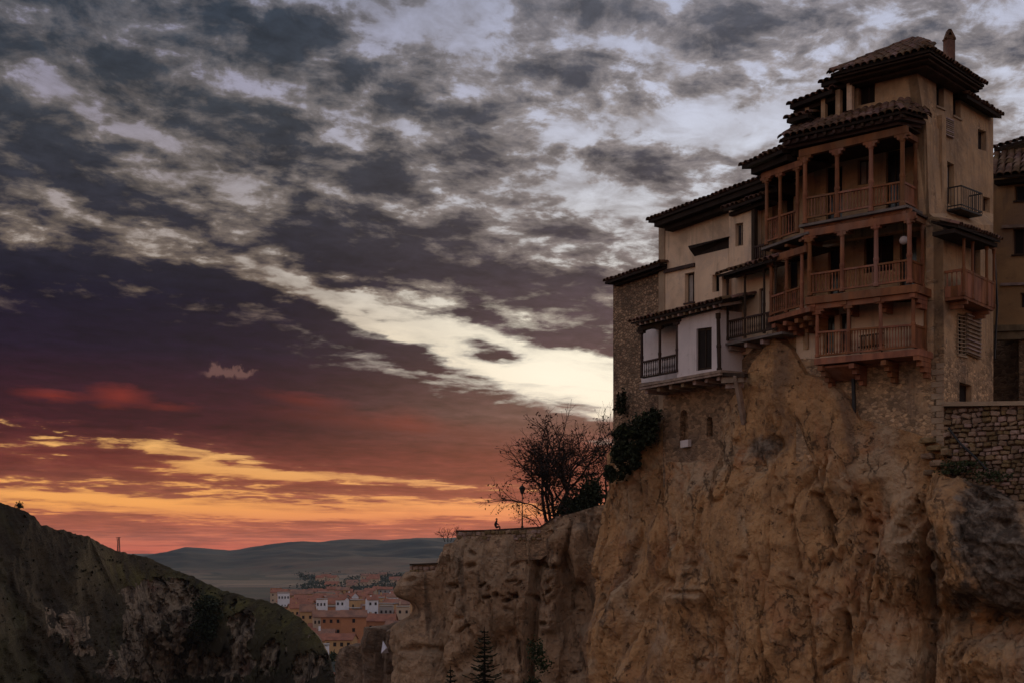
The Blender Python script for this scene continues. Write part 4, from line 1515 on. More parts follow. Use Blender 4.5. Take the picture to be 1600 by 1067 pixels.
mb.prism([FC.at(1562, 250, -1.8), FC.at(1700, 222, -1.8), FC.at(1700, 268, -1.8), FC.at(1562, 274, -1.8)], back(FC, 6))
mb.build('interior_core', M['dark_room'], och)
window(och, FC, 1585, 291, 1612, 314, 0, -1, sill='wood_dark')
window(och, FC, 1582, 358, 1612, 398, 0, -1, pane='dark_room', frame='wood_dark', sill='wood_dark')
window(och, FC, 1594, 458, 1620, 481, 0, -1)
stick('beam', FC.at(1566, 355, .1), FC.at(1640, 352, .1), .14, .14, FC.n, M['wood_grey'], och)
stick('string_course', FC.at(1564, 445, .06), FC.at(1700, 441, .06), .12, .12, FC.n, M['wood_grey'], och)
p0, p1 = FC.at(1550, 276, .7), FC.at(1700, 262, .7)
q0, q1 = FC.at(1556, 241, -1.15), FC.at(1700, 228, -1.15)
mb = MB()
mb.prism([p0, p1, q1, q0], (0, 0, -.12))
mb.prism([p - Vector((0, 0, .13)) for p in (p0 + back(FC, .25), p1 + back(FC, .25), p1 + back(FC, .7), p0 + back(FC, .7))], (0, 0, -.18))
r_ = mb.build('roof', M['roof_under'], och)
tiled_slope(r_, p0, p1, q1, q0, pitch=.34, row=.5, r=.16)
p0, p1 = FC.at(1553, 232, -.9), FC.at(1700, 190, -.9)
mb = MB()
mb.prism([p0, p1, p1 + back(FC, 4) + Vector((0, 0, .8)), p0 + back(FC, 4) + Vector((0, 0, .8))], (0, 0, -.14))
r_ = mb.build('roof', M['roof_under'], och)
tiled_slope(r_, p0, p1, p1 + back(FC, .8) + Vector((0, 0, .2)), p0 + back(FC, .8) + Vector((0, 0, .2)), pitch=.34)
# covered passage under the ochre house
mb = MB()
mb.prism([FC.at(1540, 520, .3), FC.at(1700, 514, .3), FC.at(1700, 527, .3), FC.at(1540, 531, .3)], back(FC, .5))
mb.prism([FC.at(1540, 508, .4), FC.at(1700, 506, .4), FC.at(1700, 514, .4), FC.at(1540, 518, .4)], back(FC, .3))
mb.build('lintel_beam', M['wood_grey'], och)
mb = MB()
mb.prism([FC.at(1530, 531, -4), FC.at(1700, 528, -4), FC.at(1700, 700, -4), FC.at(1530, 700, -4)], back(FC, 1))
mb.prism([FC.at(1592, 531, .1), FC.at(1700, 528, .1), FC.at(1700, 700, .1), FC.at(1592, 700, .1)], back(FC, 4))
mb.build('wall', M['masonry'], och)

# ================================================================== cliffs


def path_pts(poly, step):
    """resample a plan polyline with rounded corners; returns points, outward normals (left of travel turned right)"""
    P2 = [Vector(p) for p in poly]
    for _ in range(3):          # Chaikin rounding
        Q = [P2[0]]
        for a, b in zip(P2, P2[1:]):
            Q += [a.lerp(b, .25), a.lerp(b, .75)]
        Q.append(P2[-1])
        P2 = Q
    out = []
    for a, b in zip(P2, P2[1:]):
        n = max(1, int((b - a).length / step))
        for i in range(n):
            out.append(a.lerp(b, i / n))
    out.append(P2[-1])
    return np.array([[p.x, p.y] for p in out])


def cliff(name, poly, step, zstep, ztop_fn, zbot, disp, mat, label=None, cap=8.0, outward=-1):
    pts = path_pts(poly, step)
    tan = np.gradient(pts, axis=0)
    tan /= np.linalg.norm(tan, axis=1)[:, None]
    nor = np.stack([tan[:, 1], -tan[:, 0]], 1) * outward
    seg = np.concatenate([[0], np.cumsum(np.linalg.norm(np.diff(pts, axis=0), axis=1))])
    px = 800 + 2000 * pts[:, 0] / pts[:, 1]
    ztop = np.array([ztop_fn(px[i], pts[i, 1], seg[i]) for i in range(len(pts))])
    nz = int((ztop.max() - zbot) / zstep)
    t = np.linspace(0, 1, nz)[:, None]
    Z = ztop[None, :] + (zbot - ztop[None, :]) * t
    S = np.broadcast_to(seg[None, :], Z.shape)
    X0 = np.broadcast_to(pts[None, :, 0], Z.shape)
    Y0 = np.broadcast_to(pts[None, :, 1], Z.shape)
    Nx = np.broadcast_to(nor[None, :, 0], Z.shape)
    Ny = np.broadcast_to(nor[None, :, 1], Z.shape)
    d = disp(S, Z, ztop[None, :] - Z, X0, Y0)
    P_ = np.stack([X0 + Nx * d, Y0 + Ny * d, Z], -1)
    # cap rows going inward, gently rising
    rows = []
    k = 14
    for j in range(k, 0, -1):
        tt = j / k
        inn = cap * tt
        x = P_[0, :, 0] - nor[:, 0] * inn
        y = P_[0, :, 1] - nor[:, 1] * inn
        z = P_[0, :, 2] + .5 * fbm(x * .8, y * .8, x * 0, 4) + .25 * tt
        rows.append(np.stack([x, y, z], -1))
    P_ = np.concatenate([np.array(rows), P_], 0)
    o = grid_mesh(name, P_, mat, flip=True, smooth_=False)
    tag(o, kind='structure')
    return o


def gauss_line(S, Z, a, b, w):
    """soft distance falloff to the segment a-b on the face, in (s, z)"""
    ax, az = a
    bx, bz = b
    dx, dz = bx - ax, bz - az
    L2 = dx * dx + dz * dz + 1e-9
    t = np.clip(((S - ax) * dx + (Z - az) * dz) / L2, 0, 1)
    return np.exp(-(((S - ax - t * dx) ** 2 + (Z - az - t * dz) ** 2) / (w * w)))


def rock_disp(sc=1.0, seed=0.0, lean=.05, amp=1.0, fine=1.0):
    def fn(S, Z, depth, X, Y):
        a = fbm(S / (5.5 * sc), Z / (9.0 * sc) + seed, S * 0 + seed, 3) * 1.5 * amp
        r = fbm(S / (2.6 * sc) + seed, Z / (5.0 * sc), S * 0 + 3.1, 4, ridge=True) * .75 * amp
        w = fbm(S / 1.6, Z / 1.6, S * 0 + 7 + seed, 3) * .6
        c = fbm((S + w * 1.4) / (1.3 * sc), (Z + w) / (2.4 * sc), S * 0 + 9.0, 5, .55) * .42 * amp
        f_ = fbm(S / (.45 * sc), Z / (.5 * sc), S * 0 + 1.7, 4, .6) * .10 * amp * (.4 + 1.2 * smooth(fbm(S / 3.1, Z / 3.3, S * 0 + 21, 2), -.1, .35))
        # ledges
        led = np.sin(Z / (1.9 * sc) + 2.4 * fbm(S / 4, Z / 6, S * 0 + seed, 2)) * .10 * amp
        top = smooth(depth, 0, 1.6)
        b1, j1 = crag(S, Z, 1.9 * sc, 7.0 * sc, 3 + int(seed))
        b2, j2 = crag(S, Z, .62 * sc, 1.9 * sc, 11 + int(seed), .45)
        rough_ = .12 + .88 * smooth(fbm(S / (4.5 * sc), Z / (6 * sc), S * 0 + 31 + seed, 3), -.22, .25)
        streak = fbm(S / .38, Z / 7.0, S * 0 + 5 + seed, 3, .6) * .09
        c = c * .6 + (b1 * .42 - j1 * .34) * amp + (b2 * .15 - j2 * .15) * rough_ * amp + streak
        return (a + r + c + led) * (.25 + .75 * top) + f_ * fine + depth * lean
    return fn


# cliff under the houses: plan line along the gallery front, round the stone house and back
def fa_plan(t, d):
    return (FA.o.x + FA.u.x * t + FA.n.x * d, FA.o.y + FA.u.y * t + FA.n.y * d)


def fb_plan(t, d):
    return (FB.o.x + FB.u.x * t + FB.n.x * d, FB.o.y + FB.u.y * t + FB.n.y * d)


polyA = [fa_plan(-13, .9), fa_plan(-6, .6), fa_plan(-1.0, -.15), fa_plan(3.5, .1), fa_plan(6.2, .1), fb_plan(1.5, .3), fb_plan(6.5, .2), fb_plan(10.5, -.2),
         fb_plan(14.6, -.1), fb_plan(15.4, -1.2), fb_plan(15.0, -9), fb_plan(15.0, -22)]
TOPA = [(925, 742), (938, 735), (948, 712), (960, 688), (1000, 668), (1036, 655), (1045, 722), (1128, 722), (1140, 640), (1166, 600), (1185, 565), (1215, 528),
        (1240, 545), (1262, 585), (1300, 598), (1330, 628), (1345, 655), (1380, 662), (1430, 676), (1474, 694), (1484, 742), (1560, 770), (1640, 800)]


def ztopA(px, Y, s):
    return (HZ - interp(px, TOPA)) / F * Y


base = rock_disp(1.0, 2.0, .045, .85)


def dispA(S, Z, depth, X, Y):
    d = base(S, Z, depth, X, Y)
    PX = 800 + 2000 * X / Y
    PY = HZ - Z * 2000 / Y

    def hole(x0, y0, x1, y1, w, a):
        nonlocal d
        w_ = w
        L = (x1 - x0) ** 2 + (y1 - y0) ** 2 + 1e-6
        t = np.clip(((PX - x0) * (x1 - x0) + (PY - y0) * (y1 - y0)) / L, 0, 1)
        wob = 1 + .6 * fbm(X * 1.3, Y * 1.3, Z * 1.3, 3)
        r2 = ((PX - x0 - t * (x1 - x0)) ** 2 + (PY - y0 - t * (y1 - y0)) ** 2)
        d = d - a * np.exp(-r2 / (w_ * wob) ** 2)
    # deep joints, hollows and bosses seen on this face
    calm = np.exp(-(((PX - 1170) / 85) ** 2 + ((PY - 850) / 110) ** 2)) * .75
    d = d * (1 - calm) + calm * (.5 * fbm(X / 5.0, Y / 5.0, Z / 6.0, 3) + .35 + depth * .045 + .05 * fbm(X * 1.6, Y * 1.6, Z * 1.6, 4, .6))
    hole(1456, 735, 1462, 800, 7, 1.0)
    hole(1468, 800, 1452, 900, 6, .9)
    hole(1452, 900, 1462, 1070, 8, 1.0)
    hole(1278, 775, 1300, 812, 6, .7)
    hole(1296, 800, 1306, 850, 4, .7)
    hole(1355, 700, 1384, 800, 22, 1.1)
    hole(1372, 715, 1378, 750, 6, .6)
    hole(1320, 790, 1372, 850, 20, .5)
    hole(1335, 600, 1335, 652, 9, .5)
    hole(1262, 560, 1272, 604, 7, .6)
    hole(1330, 660, 1350, 672, 5, .4)
    hole(1212, 690, 1214, 694, 10, .5)
    hole(1252, 684, 1252, 688, 3.5, .5)
    hole(1318, 681, 1316, 676, 4, .5)
    hole(1070, 785, 1078, 802, 6, .6)
    hole(1060, 820, 1064, 846, 6, .7)
    hole(1036, 905, 1068, 912, 8, .5)
    hole(1330, 960, 1336, 1067, 7, .7)
    hole(1300, 1045, 1326, 1030, 4, .4)
    hole(1000, 760, 985, 900, 10, .35)
    hole(1122, 930, 1120, 962, 4, .5)
    hole(1120, 1010, 1150, 1040, 14, .4)
    hole(1028, 930, 1012, 1060, 9, -.5)
    hole(1070, 935, 1110, 928, 14, -.45)
    hole(1405, 800, 1415, 930, 30, -.9)
    hole(1350, 870, 1345, 930, 14, -.5)
    hole(1400, 945, 1470, 955, 14, .5)
    hole(1150, 800, 1220, 1000, 60, -.5)
    rs_ = random.Random(12)
    for i in range(60):          # solution holes and short cracks
        x_, y_ = rs_.uniform(1000, 1450), rs_.uniform(670, 1060)
        if i < 26:
            x_, y_ = rs_.gauss(1362, 22), rs_.gauss(800, 42)
        l_, a_ = rs_.uniform(0, 9), rs_.uniform(-.5, 1.6)
        hole(x_, y_, x_ + l_ * math.cos(a_), y_ + l_ * math.sin(a_), rs_.uniform(1.6, 4.0), rs_.uniform(.18, .5))
    hole(1175, 700, 1200, 735, 10, .35)
    hole(1225, 620, 1275, 740, 4, .3)
    hole(1275, 740, 1300, 800, 4, .35)
    hole(1155, 660, 1165, 760, 5, -.25)
    hole(1310, 640, 1300, 760, 6, -.3)
    hole(1384, 690, 1392, 840, 5, .35)
    hole(1362, 870, 1345, 960, 4, .4)
    hole(1120, 925, 1050, 925, 4, .35)
    hole(1160, 690, 1158, 770, 3, .3)
    hole(1350, 655, 1345, 700, 14, -.4)
    hole(985, 930, 960, 1067, 18, -.6)
    # the big grey boss in front of the rubble wall
    hole(1515, 800, 1560, 900, 56, -2.8)
    hole(1500, 960, 1600, 960, 20, .9)
    hole(1560, 1020, 1640, 1040, 50, -1.4)
    under = smooth(PX, 1030, 1050) * (1 - smooth(PX, 1478, 1486)) * (1 - smooth(depth, 2.0, 4.5))
    d = d + under * np.maximum(.28 + .12 * fbm(X * 2, Y * 2, Z * 2, 3) - d, 0)
    return d


def color_attr(o, items):
    """soft coloured regions of the rock, given around points of the face"""
    n = len(o.data.vertices)
    co = np.empty(n * 3, dtype=np.float32)
    o.data.vertices.foreach_get('co', co)
    co = co.reshape(-1, 3)
    x_, y_ = 800 + 2000 * co[:, 0] / co[:, 1], HZ - 2000 * co[:, 2] / co[:, 1]
    for nm, gs in items.items():
        v = np.zeros(n)
        for (x0, y0, rx_, ry_, a_) in gs:
            v = np.maximum(v, a_ * np.exp(-(((x_ - x0) / rx_) ** 2 + ((y_ - y0) / ry_) ** 2)))
        at = o.data.attributes.new(nm, 'FLOAT', 'POINT')
        at.data.foreach_set('value', v.astype(np.float32))


cliffA = cliff('cliff', polyA, .07, .07, ztopA, -14.0, dispA, M['cliff'], cap=7.0)
color_attr(cliffA, {
    'grey_crust': [(1545, 830, 60, 90, 1.3), (1580, 900, 60, 70, 1.4), (1510, 930, 34, 40, .8), (1195, 700, 30, 30, .8), (1210, 670, 18, 12, .7), (945, 960, 26, 60, .5), (1460, 900, 12, 160, .6),
                   (1240, 1010, 70, 30, .45), (1100, 860, 26, 40, .4), (1345, 1050, 20, 30, .5)],
    'pale_stone': [(1410, 760, 30, 60, .8), (1412, 860, 30, 60, .8), (1060, 930, 60, 22, .7), (1030, 1000, 26, 60, .6), (1110, 1010, 30, 50, .6), (1260, 720, 20, 60, .45), (1345, 690, 22, 22, .7),
                   (1200, 810, 40, 20, .4), (1530, 800, 30, 40, .3), (1540, 1000, 50, 40, .4), (1150, 640, 40, 40, .3), (975, 800, 8, 90, .4)],
    'iron_red': [(1370, 810, 34, 34, .8), (1340, 760, 30, 30, .6), (1100, 740, 40, 40, .4), (1180, 880, 70, 70, .4), (1380, 1000, 50, 60, .5), (960, 800, 30, 60, .4), (1300, 640, 20, 30, .4)],
})

# cliff below the terrace, farther off
polyB = [(22, 88), (12, 101), (7.0, 105), (2.4, 106.5), (-3.5, 108), (-6.6, 109.5), (-8.6, 111), (-9.2, 114), (-8.6, 128), (-8.0, 150)]
TOPB = [(628, 912), (636, 898), (645, 893), (682, 893), (690, 872), (697, 850), (712, 846), (716, 838), (760, 836), (845, 832), (880, 806), (930, 790), (1100, 760)]


def ztopB(px, Y, s):
    return (HZ - interp(px, TOPB)) / F * Y


baseB = rock_disp(1.7, 5.0, .012, 1.15, 2.2)


def dispB(S, Z, depth, X, Y):
    d = baseB(S, Z, depth, X, Y)
    PX = 800 + 2000 * X / Y
    PY = HZ - Z * 2000 / Y

    def g(x0, y0, x1, y1, w, a):
        nonlocal d
        L = (x1 - x0) ** 2 + (y1 - y0) ** 2 + 1e-6
        t = np.clip(((PX - x0) * (x1 - x0) + (PY - y0) * (y1 - y0)) / L, 0, 1)
        r2 = ((PX - x0 - t * (x1 - x0)) ** 2 + (PY - y0 - t * (y1 - y0)) ** 2)
        d = d - a * np.exp(-r2 / (w * w))
    g(838, 850, 830, 1000, 7, 1.6)
    g(846, 840, 842, 940, 10, .8)
    g(826, 1010, 828, 1067, 6, 1.8)
    g(640, 945, 640, 960, 10, 1.2)
    g(655, 905, 650, 925, 16, -1.2)
    g(650, 985, 660, 1067, 24, -1.0)
    g(880, 890, 900, 960, 26, 1.4)
    g(870, 880, 860, 980, 9, -1.2)
    g(735, 900, 770, 950, 50, -1.0)
    g(800, 990, 700, 1050, 12, .8)
    g(910, 830, 900, 900, 12, -1.3)
    rs_ = random.Random(5)
    for i in range(46):
        x_, y_ = rs_.uniform(645, 900), rs_.uniform(855, 1060)
        if i < 12:
            x_, y_ = rs_.gauss(800, 14), rs_.gauss(932, 8)
        elif i < 22:
            x_, y_ = rs_.gauss(855, 8), rs_.gauss(880, 30)
        l_, a_ = rs_.uniform(0, 12), rs_.uniform(-.6, .9)
        g(x_, y_, x_ + l_ * math.cos(a_), y_ - l_ * math.sin(a_), rs_.uniform(1.5, 4), rs_.uniform(.3, .9))
    g(720, 987, 737, 975, 2, .7)
    g(655, 1010, 690, 1015, 5, .6)
    return d


cliff('cliff', polyB, .13, .13, ztopB, -34.0, dispB, M['cliff_far'], cap=14.0)

# broken rocks in the gap towards the town
polyC = [(-6, 138), (-11.5, 139), (-14.0, 140), (-16.0, 141), (-17.6, 143), (-19.4, 146), (-20.6, 152), (-20, 170)]
TOPC = [(470, 1050), (520, 1040), (530, 1016), (538, 1010), (548, 1007), (558, 1010), (563, 984), (568, 979), (590, 981), (600, 988), (612, 984), (632, 975), (700, 970)]


def ztopC(px, Y, s):
    return (HZ - interp(px, TOPC)) / F * Y


baseC = rock_disp(1.1, 11.0, .03, 1.0, 2.6)
M['cliff_grey2'] = material('cliff_grey2', rgbl(.26, .17, .11), rgbl(.17, .115, .078), .5, 1.0, 2.6, spots=rgbl(.10, .068, .048), extra=ex_rock(rgbl(.09, .062, .045), rgbl(.34, .23, .15)))


def dispC(S, Z, depth, X, Y):
    d = baseC(S, Z, depth, X, Y)
    PX = 800 + 2000 * X / Y
    for (x, a) in ((595, .9), (560, .7), (633, 1.6), (612, -.6), (580, -.6)):
        d = d - a * np.exp(-((PX - x) / 5.0) ** 2)
    return d


cliff('cliff', polyC, .22, .22, ztopC, -40.0, dispC, M['cliff_grey2'], cap=5.0)

# ------------------------------------------------------------------ hillside on the left
RIDGE = [(-500, 700, 170), (-200, 745, 175), (0, 785, 185), (30, 794, 190), (52, 803, 193), (64, 818, 196), (100, 827, 205), (140, 838, 215), (162, 850, 225), (185, 861, 235), (215, 866, 245),
         (240, 873, 252), (262, 884, 252), (300, 899, 250), (330, 913, 246), (360, 925, 242), (400, 934, 238), (430, 940, 233), (455, 955, 228), (470, 965, 226),
         (490, 985, 222), (505, 1005, 219), (516, 1030, 216), (523, 1060, 214), (526, 1110, 212), (528, 1250, 210)]
ncol = 620
u_ = np.linspace(0, 1, ncol)
rx = np.array([r[0] for r in RIDGE], float)
seg_ = np.concatenate([[0], np.cumsum(np.hypot(np.diff(rx), np.diff([r[1] for r in RIDGE])))])
seg_ /= seg_[-1]
rpx = np.interp(u_, seg_, rx)
rpy = np.interp(u_, seg_, [r[1] for r in RIDGE])
rY = np.interp(u_, seg_, [r[2] for r in RIDGE])
RX = (rpx - 800) / 2000 * rY
RZ = (HZ - rpy) / 2000 * rY
RZ = RZ + fbm(RX * .25, rY * .25, RX * 0, 4) * .35
nrow = 330
tt = np.linspace(-.35, 1, nrow)[:, None]
front = np.clip(tt, 0, 1)
backs = np.clip(-tt, 0, 1)
# the slope comes down towards the viewer and to the right; cliffs break through its lower half
fall = 62.0
run = 84.0
PXr = np.broadcast_to(rpx[None, :], (nrow, ncol))
rockmask = smooth(PXr, 150, 300)
prof = front * (1 - .25 * rockmask) + .25 * rockmask * smooth(front, .06, .30)
Zs = RZ[None, :] - fall * prof - 60 * backs
Xs = RX[None, :] + 8.0 * front + 0 * backs
Ys = rY[None, :] - run * front * (1 - .45 * rockmask) + 90 * backs
nb_ = fbm(Xs * .05, Ys * .05, Zs * .06, 5, .55)
nr_ = fbm(Xs * .11 + 4, Ys * .11, Zs * .05, 5, .6, ridge=True)
nf_ = fbm(Xs * .6, Ys * .6, Zs * .5, 4, .6)
push = (nb_ * 9 + nr_ * (.5 + 4.0 * rockmask)) * smooth(front, .01, .25) + nf_ * .35
Ys = Ys - push * .8
Xs = Xs + push * .45
Zs = Zs + nf_ * .25
# where bare rock breaks through the turf
hx, hy = 800 + 2000 * Xs / Ys, HZ - 2000 * Zs / Ys
rockw = np.zeros_like(Xs)
for (x0, y0, rx_, ry_, a_) in ((105, 985, 30, 26, 1), (70, 960, 14, 10, .6), (128, 1020, 16, 8, .8), (215, 985, 26, 46, 1.1), (190, 1050, 40, 10, .8), (258, 945, 40, 34, 1.1), (240, 1035, 60, 36, 1),
                              (375, 985, 18, 44, 1.2), (355, 1040, 34, 20, .9), (450, 1035, 60, 40, .55), (300, 1050, 60, 20, .7), (490, 1030, 22, 44, .7), 
                              (290, 940, 26, 26, .8), (200, 930, 14, 12, .7)):
    rockw += a_ * np.exp(-(((hx - x0) / rx_) ** 2 + ((hy - y0) / ry_) ** 2))
rockw = rockw * (hy > 895)
rn_ = fbm(Xs * .16, Ys * .16, Zs * .10, 5, .62)
rn2 = fbm(Xs * .7, Ys * .7, Zs * .4, 4, .6)
gate_ = np.minimum(1, rockw * 2.5)
rockw = smooth(rockw + (rn_ * 1.1 + rn2 * .35) * gate_, .42, .62)
# ledges and overhangs in the rock
Ys = Ys + rockw * (1.2 + 2.2 * fbm(Xs * .35 + 9, Ys * .35, Zs * .12, 4, .6))
hb1, hj1 = crag(Xs + .4 * Ys, Zs, 4.5, 8.0, 21)
hb2, hj2 = crag(Xs + .4 * Ys, Zs, 1.6, 2.4, 23)
Ys = Ys - rockw * (hb1 * 2.0 - hj1 * 1.4 + hb2 * .7 - hj2 * .5)
Zs = Zs + rockw * .3


def ex_hill(N, v, c, nb):
    at = N.n('ShaderNodeAttribute', attribute_name='bare_rock')
    gw = N.n('ShaderNodeAttribute', attribute_name='turf')
    c = N.mix(N.m('MULTIPLY', gw.outputs[2], N.sstep(N.noise(v, .25, 5, .6, .4), .34, .6)), c, rgbl(.12, .10, .032))
    k = N.sstep(N.m('ADD', at.outputs[2], N.m('MULTIPLY', N.m('SUBTRACT', N.noise(v, 1.1, 6, .65), .5), .9)), .45, .6)
    st = N.n('ShaderNodeMapping')
    N.put(st.inputs[0], v)
    st.inputs['Scale'].default_value = (1, 1, .3)
    rk = N.noise(st.outputs[0], .5, 8, .68, .5)
    rock = N.mix(N.sstep(rk, .38, .62), rgbl(.085, .062, .045), rgbl(.34, .25, .165))
    rd = N.noise(v, .16, 5, .6, .5)
    rock = N.mix(N.sstep(rd, .55, .7), rock, rgbl(.16, .085, .055))
    c = N.mix(k, c, rock)
    return c, N.m('MULTIPLY_ADD', N.noise(v, .9, 8, .7), 1.5, nb)


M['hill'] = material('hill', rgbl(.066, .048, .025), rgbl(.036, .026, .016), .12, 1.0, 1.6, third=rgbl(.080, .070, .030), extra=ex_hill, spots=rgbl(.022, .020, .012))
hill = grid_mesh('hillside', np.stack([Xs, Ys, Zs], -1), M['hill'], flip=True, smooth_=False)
turf = smooth(hx, 90, 210) * np.exp(-((hy - np.interp(hx, [0, 100, 200, 300, 400, 460], [830, 868, 902, 928, 955, 985])) / 26.0) ** 2)
for nm_, arr in (('bare_rock', rockw), ('turf', turf)):
    at_ = hill.data.attributes.new(nm_, 'FLOAT', 'POINT')
    at_.data.foreach_set('value', arr.reshape(-1).astype(np.float32))
tag(hill, kind='structure')

M['scrub'] = material('scrub', rgbl(.050, .042, .022), rgbl(.028, .026, .014), 1.5, .2, 8)
# scrub on the hillside: low bushes that cannot be counted
mb = MB()
for i in range(3600):
    ci = random.randrange(60, ncol - 5)
    ri = random.randrange(88, int(nrow * .80))
    p = Vector((Xs[ri, ci], Ys[ri, ci], Zs[ri, ci]))
    r = random.uniform(.10, .36) * (1.5 if random.random() < .12 else 1)
    if float(nb_[ri, ci]) < -.05 and random.random() < .5:
        continue
    for k in range(5):
        q0 = p + Vector((random.uniform(-r, r), random.uniform(-r, r), random.uniform(-.1, r * .9)))
        a = Vector((random.gauss(0, 1), random.gauss(0, 1), random.gauss(0, 1))).normalized() * r * .7
        b = Vector((random.gauss(0, 1), random.gauss(0, 1), random.gauss(0, 1))).normalized() * r * .7
        mb.add([q0 - a, q0 + b, q0 + a, q0 - b], [(0, 1, 2, 3)])
o = mb.build('scrub', M['scrub'])
tag(o, kind='stuff', label='low dark scrub scattered over the left hillside', cat='scrub')


# dark ivy mass on the rock face
def leaf_cloud(name, centers, n, size, mat, parent=None, tilt=1.0):
    mb = MB()
    for i in range(n):
        c, rx_, ry_, rz_ = random.choice(centers)
        x, y, z = (max(-1.5, min(1.5, random.gauss(0, .52))) for _ in range(3))
        q0 = Vector(c) + Vector((x * rx_, y * ry_, z * rz_))
        s_ = size * random.uniform(.6, 1.4)
        a = Vector((random.gauss(0, 1), random.gauss(0, 1), random.gauss(0, 1))).normalized() * s_
        b = a.cross(Vector((random.gauss(0, 1), random.gauss(0, 1), random.gauss(0, 1)))).normalized() * s_ * .7
        mb.add([q0 - a, q0 + b, q0 + a, q0 - b], [(0, 1, 2, 3)])
    return mb.build(name, mat, parent)


def hill_point(px, py):
    """surface point of the left hillside nearest to a viewing direction"""
    PXs = 800 + 2000 * Xs / Ys
    PYs = HZ - 2000 * Zs / Ys
    k = np.argmin((PXs - px) ** 2 + (PYs - py) ** 2)
    i, j = np.unravel_index(k, Xs.shape)
    return Vector((Xs[i, j], Ys[i, j], Zs[i, j]))


cs = []
for (x, y, w_, h_) in ((325, 950, 20, 20), (330, 975, 24, 26), (322, 995, 20, 16), (338, 1005, 16, 14), (310, 965, 10, 18)):
    p = hill_point(x, y)
    s_ = p.y / 2000
    cs.append((p + Vector((.2, -.8, 0)), w_ * s_, 1.4, h_ * s_))
iv = thing('ivy_patch', 'large dark green ivy mass covering the rock face on the left hillside', 'ivy', cs[1][0])
leaf_cloud('foliage', cs, 5200, .30, M['foliage_dark'], iv)

# ------------------------------------------------------------------ ground, plain and far hills
mb = MB()
G = 30000
mb.add([(-G, -2000, -47), (G, -2000, -47), (G, 40000, -47), (-G, 40000, -47)], [(0, 1, 2, 3)])
M['ground'] = material('ground', rgbl(.075, .060, .045), rgbl(.04, .045, .035), .01, .2, .3, detail=6)
tag(mb.build('ground', M['ground']), kind='structure')

FARR = [(-900, 850), (-300, 868), (0, 872), (150, 874), (235, 868), (262, 861), (290, 855), (320, 857), (360, 860), (420, 851), (470, 847), (500, 848), (550, 843),
        (600, 845), (660, 841), (700, 843), (850, 838), (1100, 842), (1600, 836), (2400, 850)]
nc, nrr = 520, 150
fpx = np.linspace(-900, 2400, nc)
Yr = 5200.0
ridgeZ = (HZ - np.interp(fpx, [a for a, b in FARR], [b for a, b in FARR])) / 2000 * Yr
XX, YY, ZZ = [], [], []
for j in range(nrr):
    t = j / (nrr - 1)
    if t < .8:
        Y = 1700 + (Yr - 1700) * (t / .8)
        k = smooth(np.array((Y - 2100) / (Yr - 2100)), 0, 1) ** .85
        z = -45.5 + (ridgeZ + 45.5) * float(k)
    else:
        Y = Yr + (t - .8) * 8000
        z = ridgeZ - (t - .8) * 700
    x = (fpx - 800) / 2000 * Y
    n_ = fbm(x * .0014, x * 0 + Y * .0014, x * 0, 5, .55)
    amp_ = 42 * max(0, min(1, (Y - 2000) / 1300)) * (1 if t < .79 else .0) * max(0, 1 - ((t / .8) ** 6))
    z = z + n_ * amp_ + fbm(x * .02, x * 0 + Y * .004, x * 0 + 5, 3) * (1.6 if t > .5 else .25)
    z = z - 3.5 * (j == 0)
    XX.append(x)
    YY.append(x * 0 + Y)
    ZZ.append(z)
PF = np.stack([np.array(XX), np.array(YY), np.array(ZZ)], -1)


def ex_fields(N, v, c, nb):
    p_ = N.n('ShaderNodeSeparateXYZ')
    N.put(p_.inputs[0], v)
    mp = N.n('ShaderNodeMapping')
    N.put(mp.inputs[0], v)
    mp.inputs['Scale'].default_value = (.0022, .0045, 0)
    vo = N.n('ShaderNodeTexVoronoi', feature='F1')
    vo.inputs['Scale'].default_value = 1.6
    nz = N.n('ShaderNodeTexNoise')
    nz.inputs['Scale'].default_value = 2.0
    N.put(nz.inputs['Vector'], mp.outputs[0])
    w = N.n('ShaderNodeVectorMath', operation='MULTIPLY_ADD')
    N.put(w.inputs[0], nz.outputs[1])
    w.inputs[1].default_value = (.6, .6, .6)
    N.put(w.inputs[2], mp.outputs[0])
    N.put(vo.inputs['Vector'], w.outputs[0])
    sep = N.n('ShaderNodeSeparateColor')
    N.put(sep.inputs[0], vo.outputs['Color'])
    fields = N.ramp(sep.outputs[0], [(0, rgbl(.10, .07, .05)), (.3, rgbl(.20, .12, .08)), (.5, rgbl(.07, .075, .05)), (.75, rgbl(.26, .17, .12)), (1, rgbl(.12, .09, .06))])
    far = N.sstep(p_.outputs[1], 2500.0, 3300.0)
    c = N.mix(far, fields, c)
    tr = N.noise(v, .02, 5, .7, .3)
    c = N.mix(N.m('MULTIPLY', N.sstep(tr, .52, .62), .75), c, rgbl(.035, .05, .045))
    return c, nb


M['far_hill'] = material('far_hill', rgbl(.05, .05, .042), rgbl(.028, .032, .03), .004, 0, .05, third=rgbl(.095, .07, .05), extra=ex_fields)
tag(grid_mesh('far_hills', PF, M['far_hill']), kind='structure')

# ================================================================== retaining wall of rubble stones at the right
rw = thing('retaining_wall', 'tall rubble stone retaining wall beside the tower at the right edge', 'wall', FA.at(1540, 760, 0))
zt_ = 632
wd = -.15
mb = MB()
a, b = FA.at(1476, zt_ + 4, wd), FA.at(1720, zt_, wd)
a2, b2 = FA.at(1476, 860, wd), FA.at(1720, 860, wd)
mb.prism([a, b, b2, a2], back(FA, 1.2))
mb.build('wall_core', M['mortar'], rw)
stick('coping', FA.at(1478, zt_, wd + .0), FA.at(1720, zt_ - 3, wd + .0), .7, .16, FA.n, M['quoin'], rw)


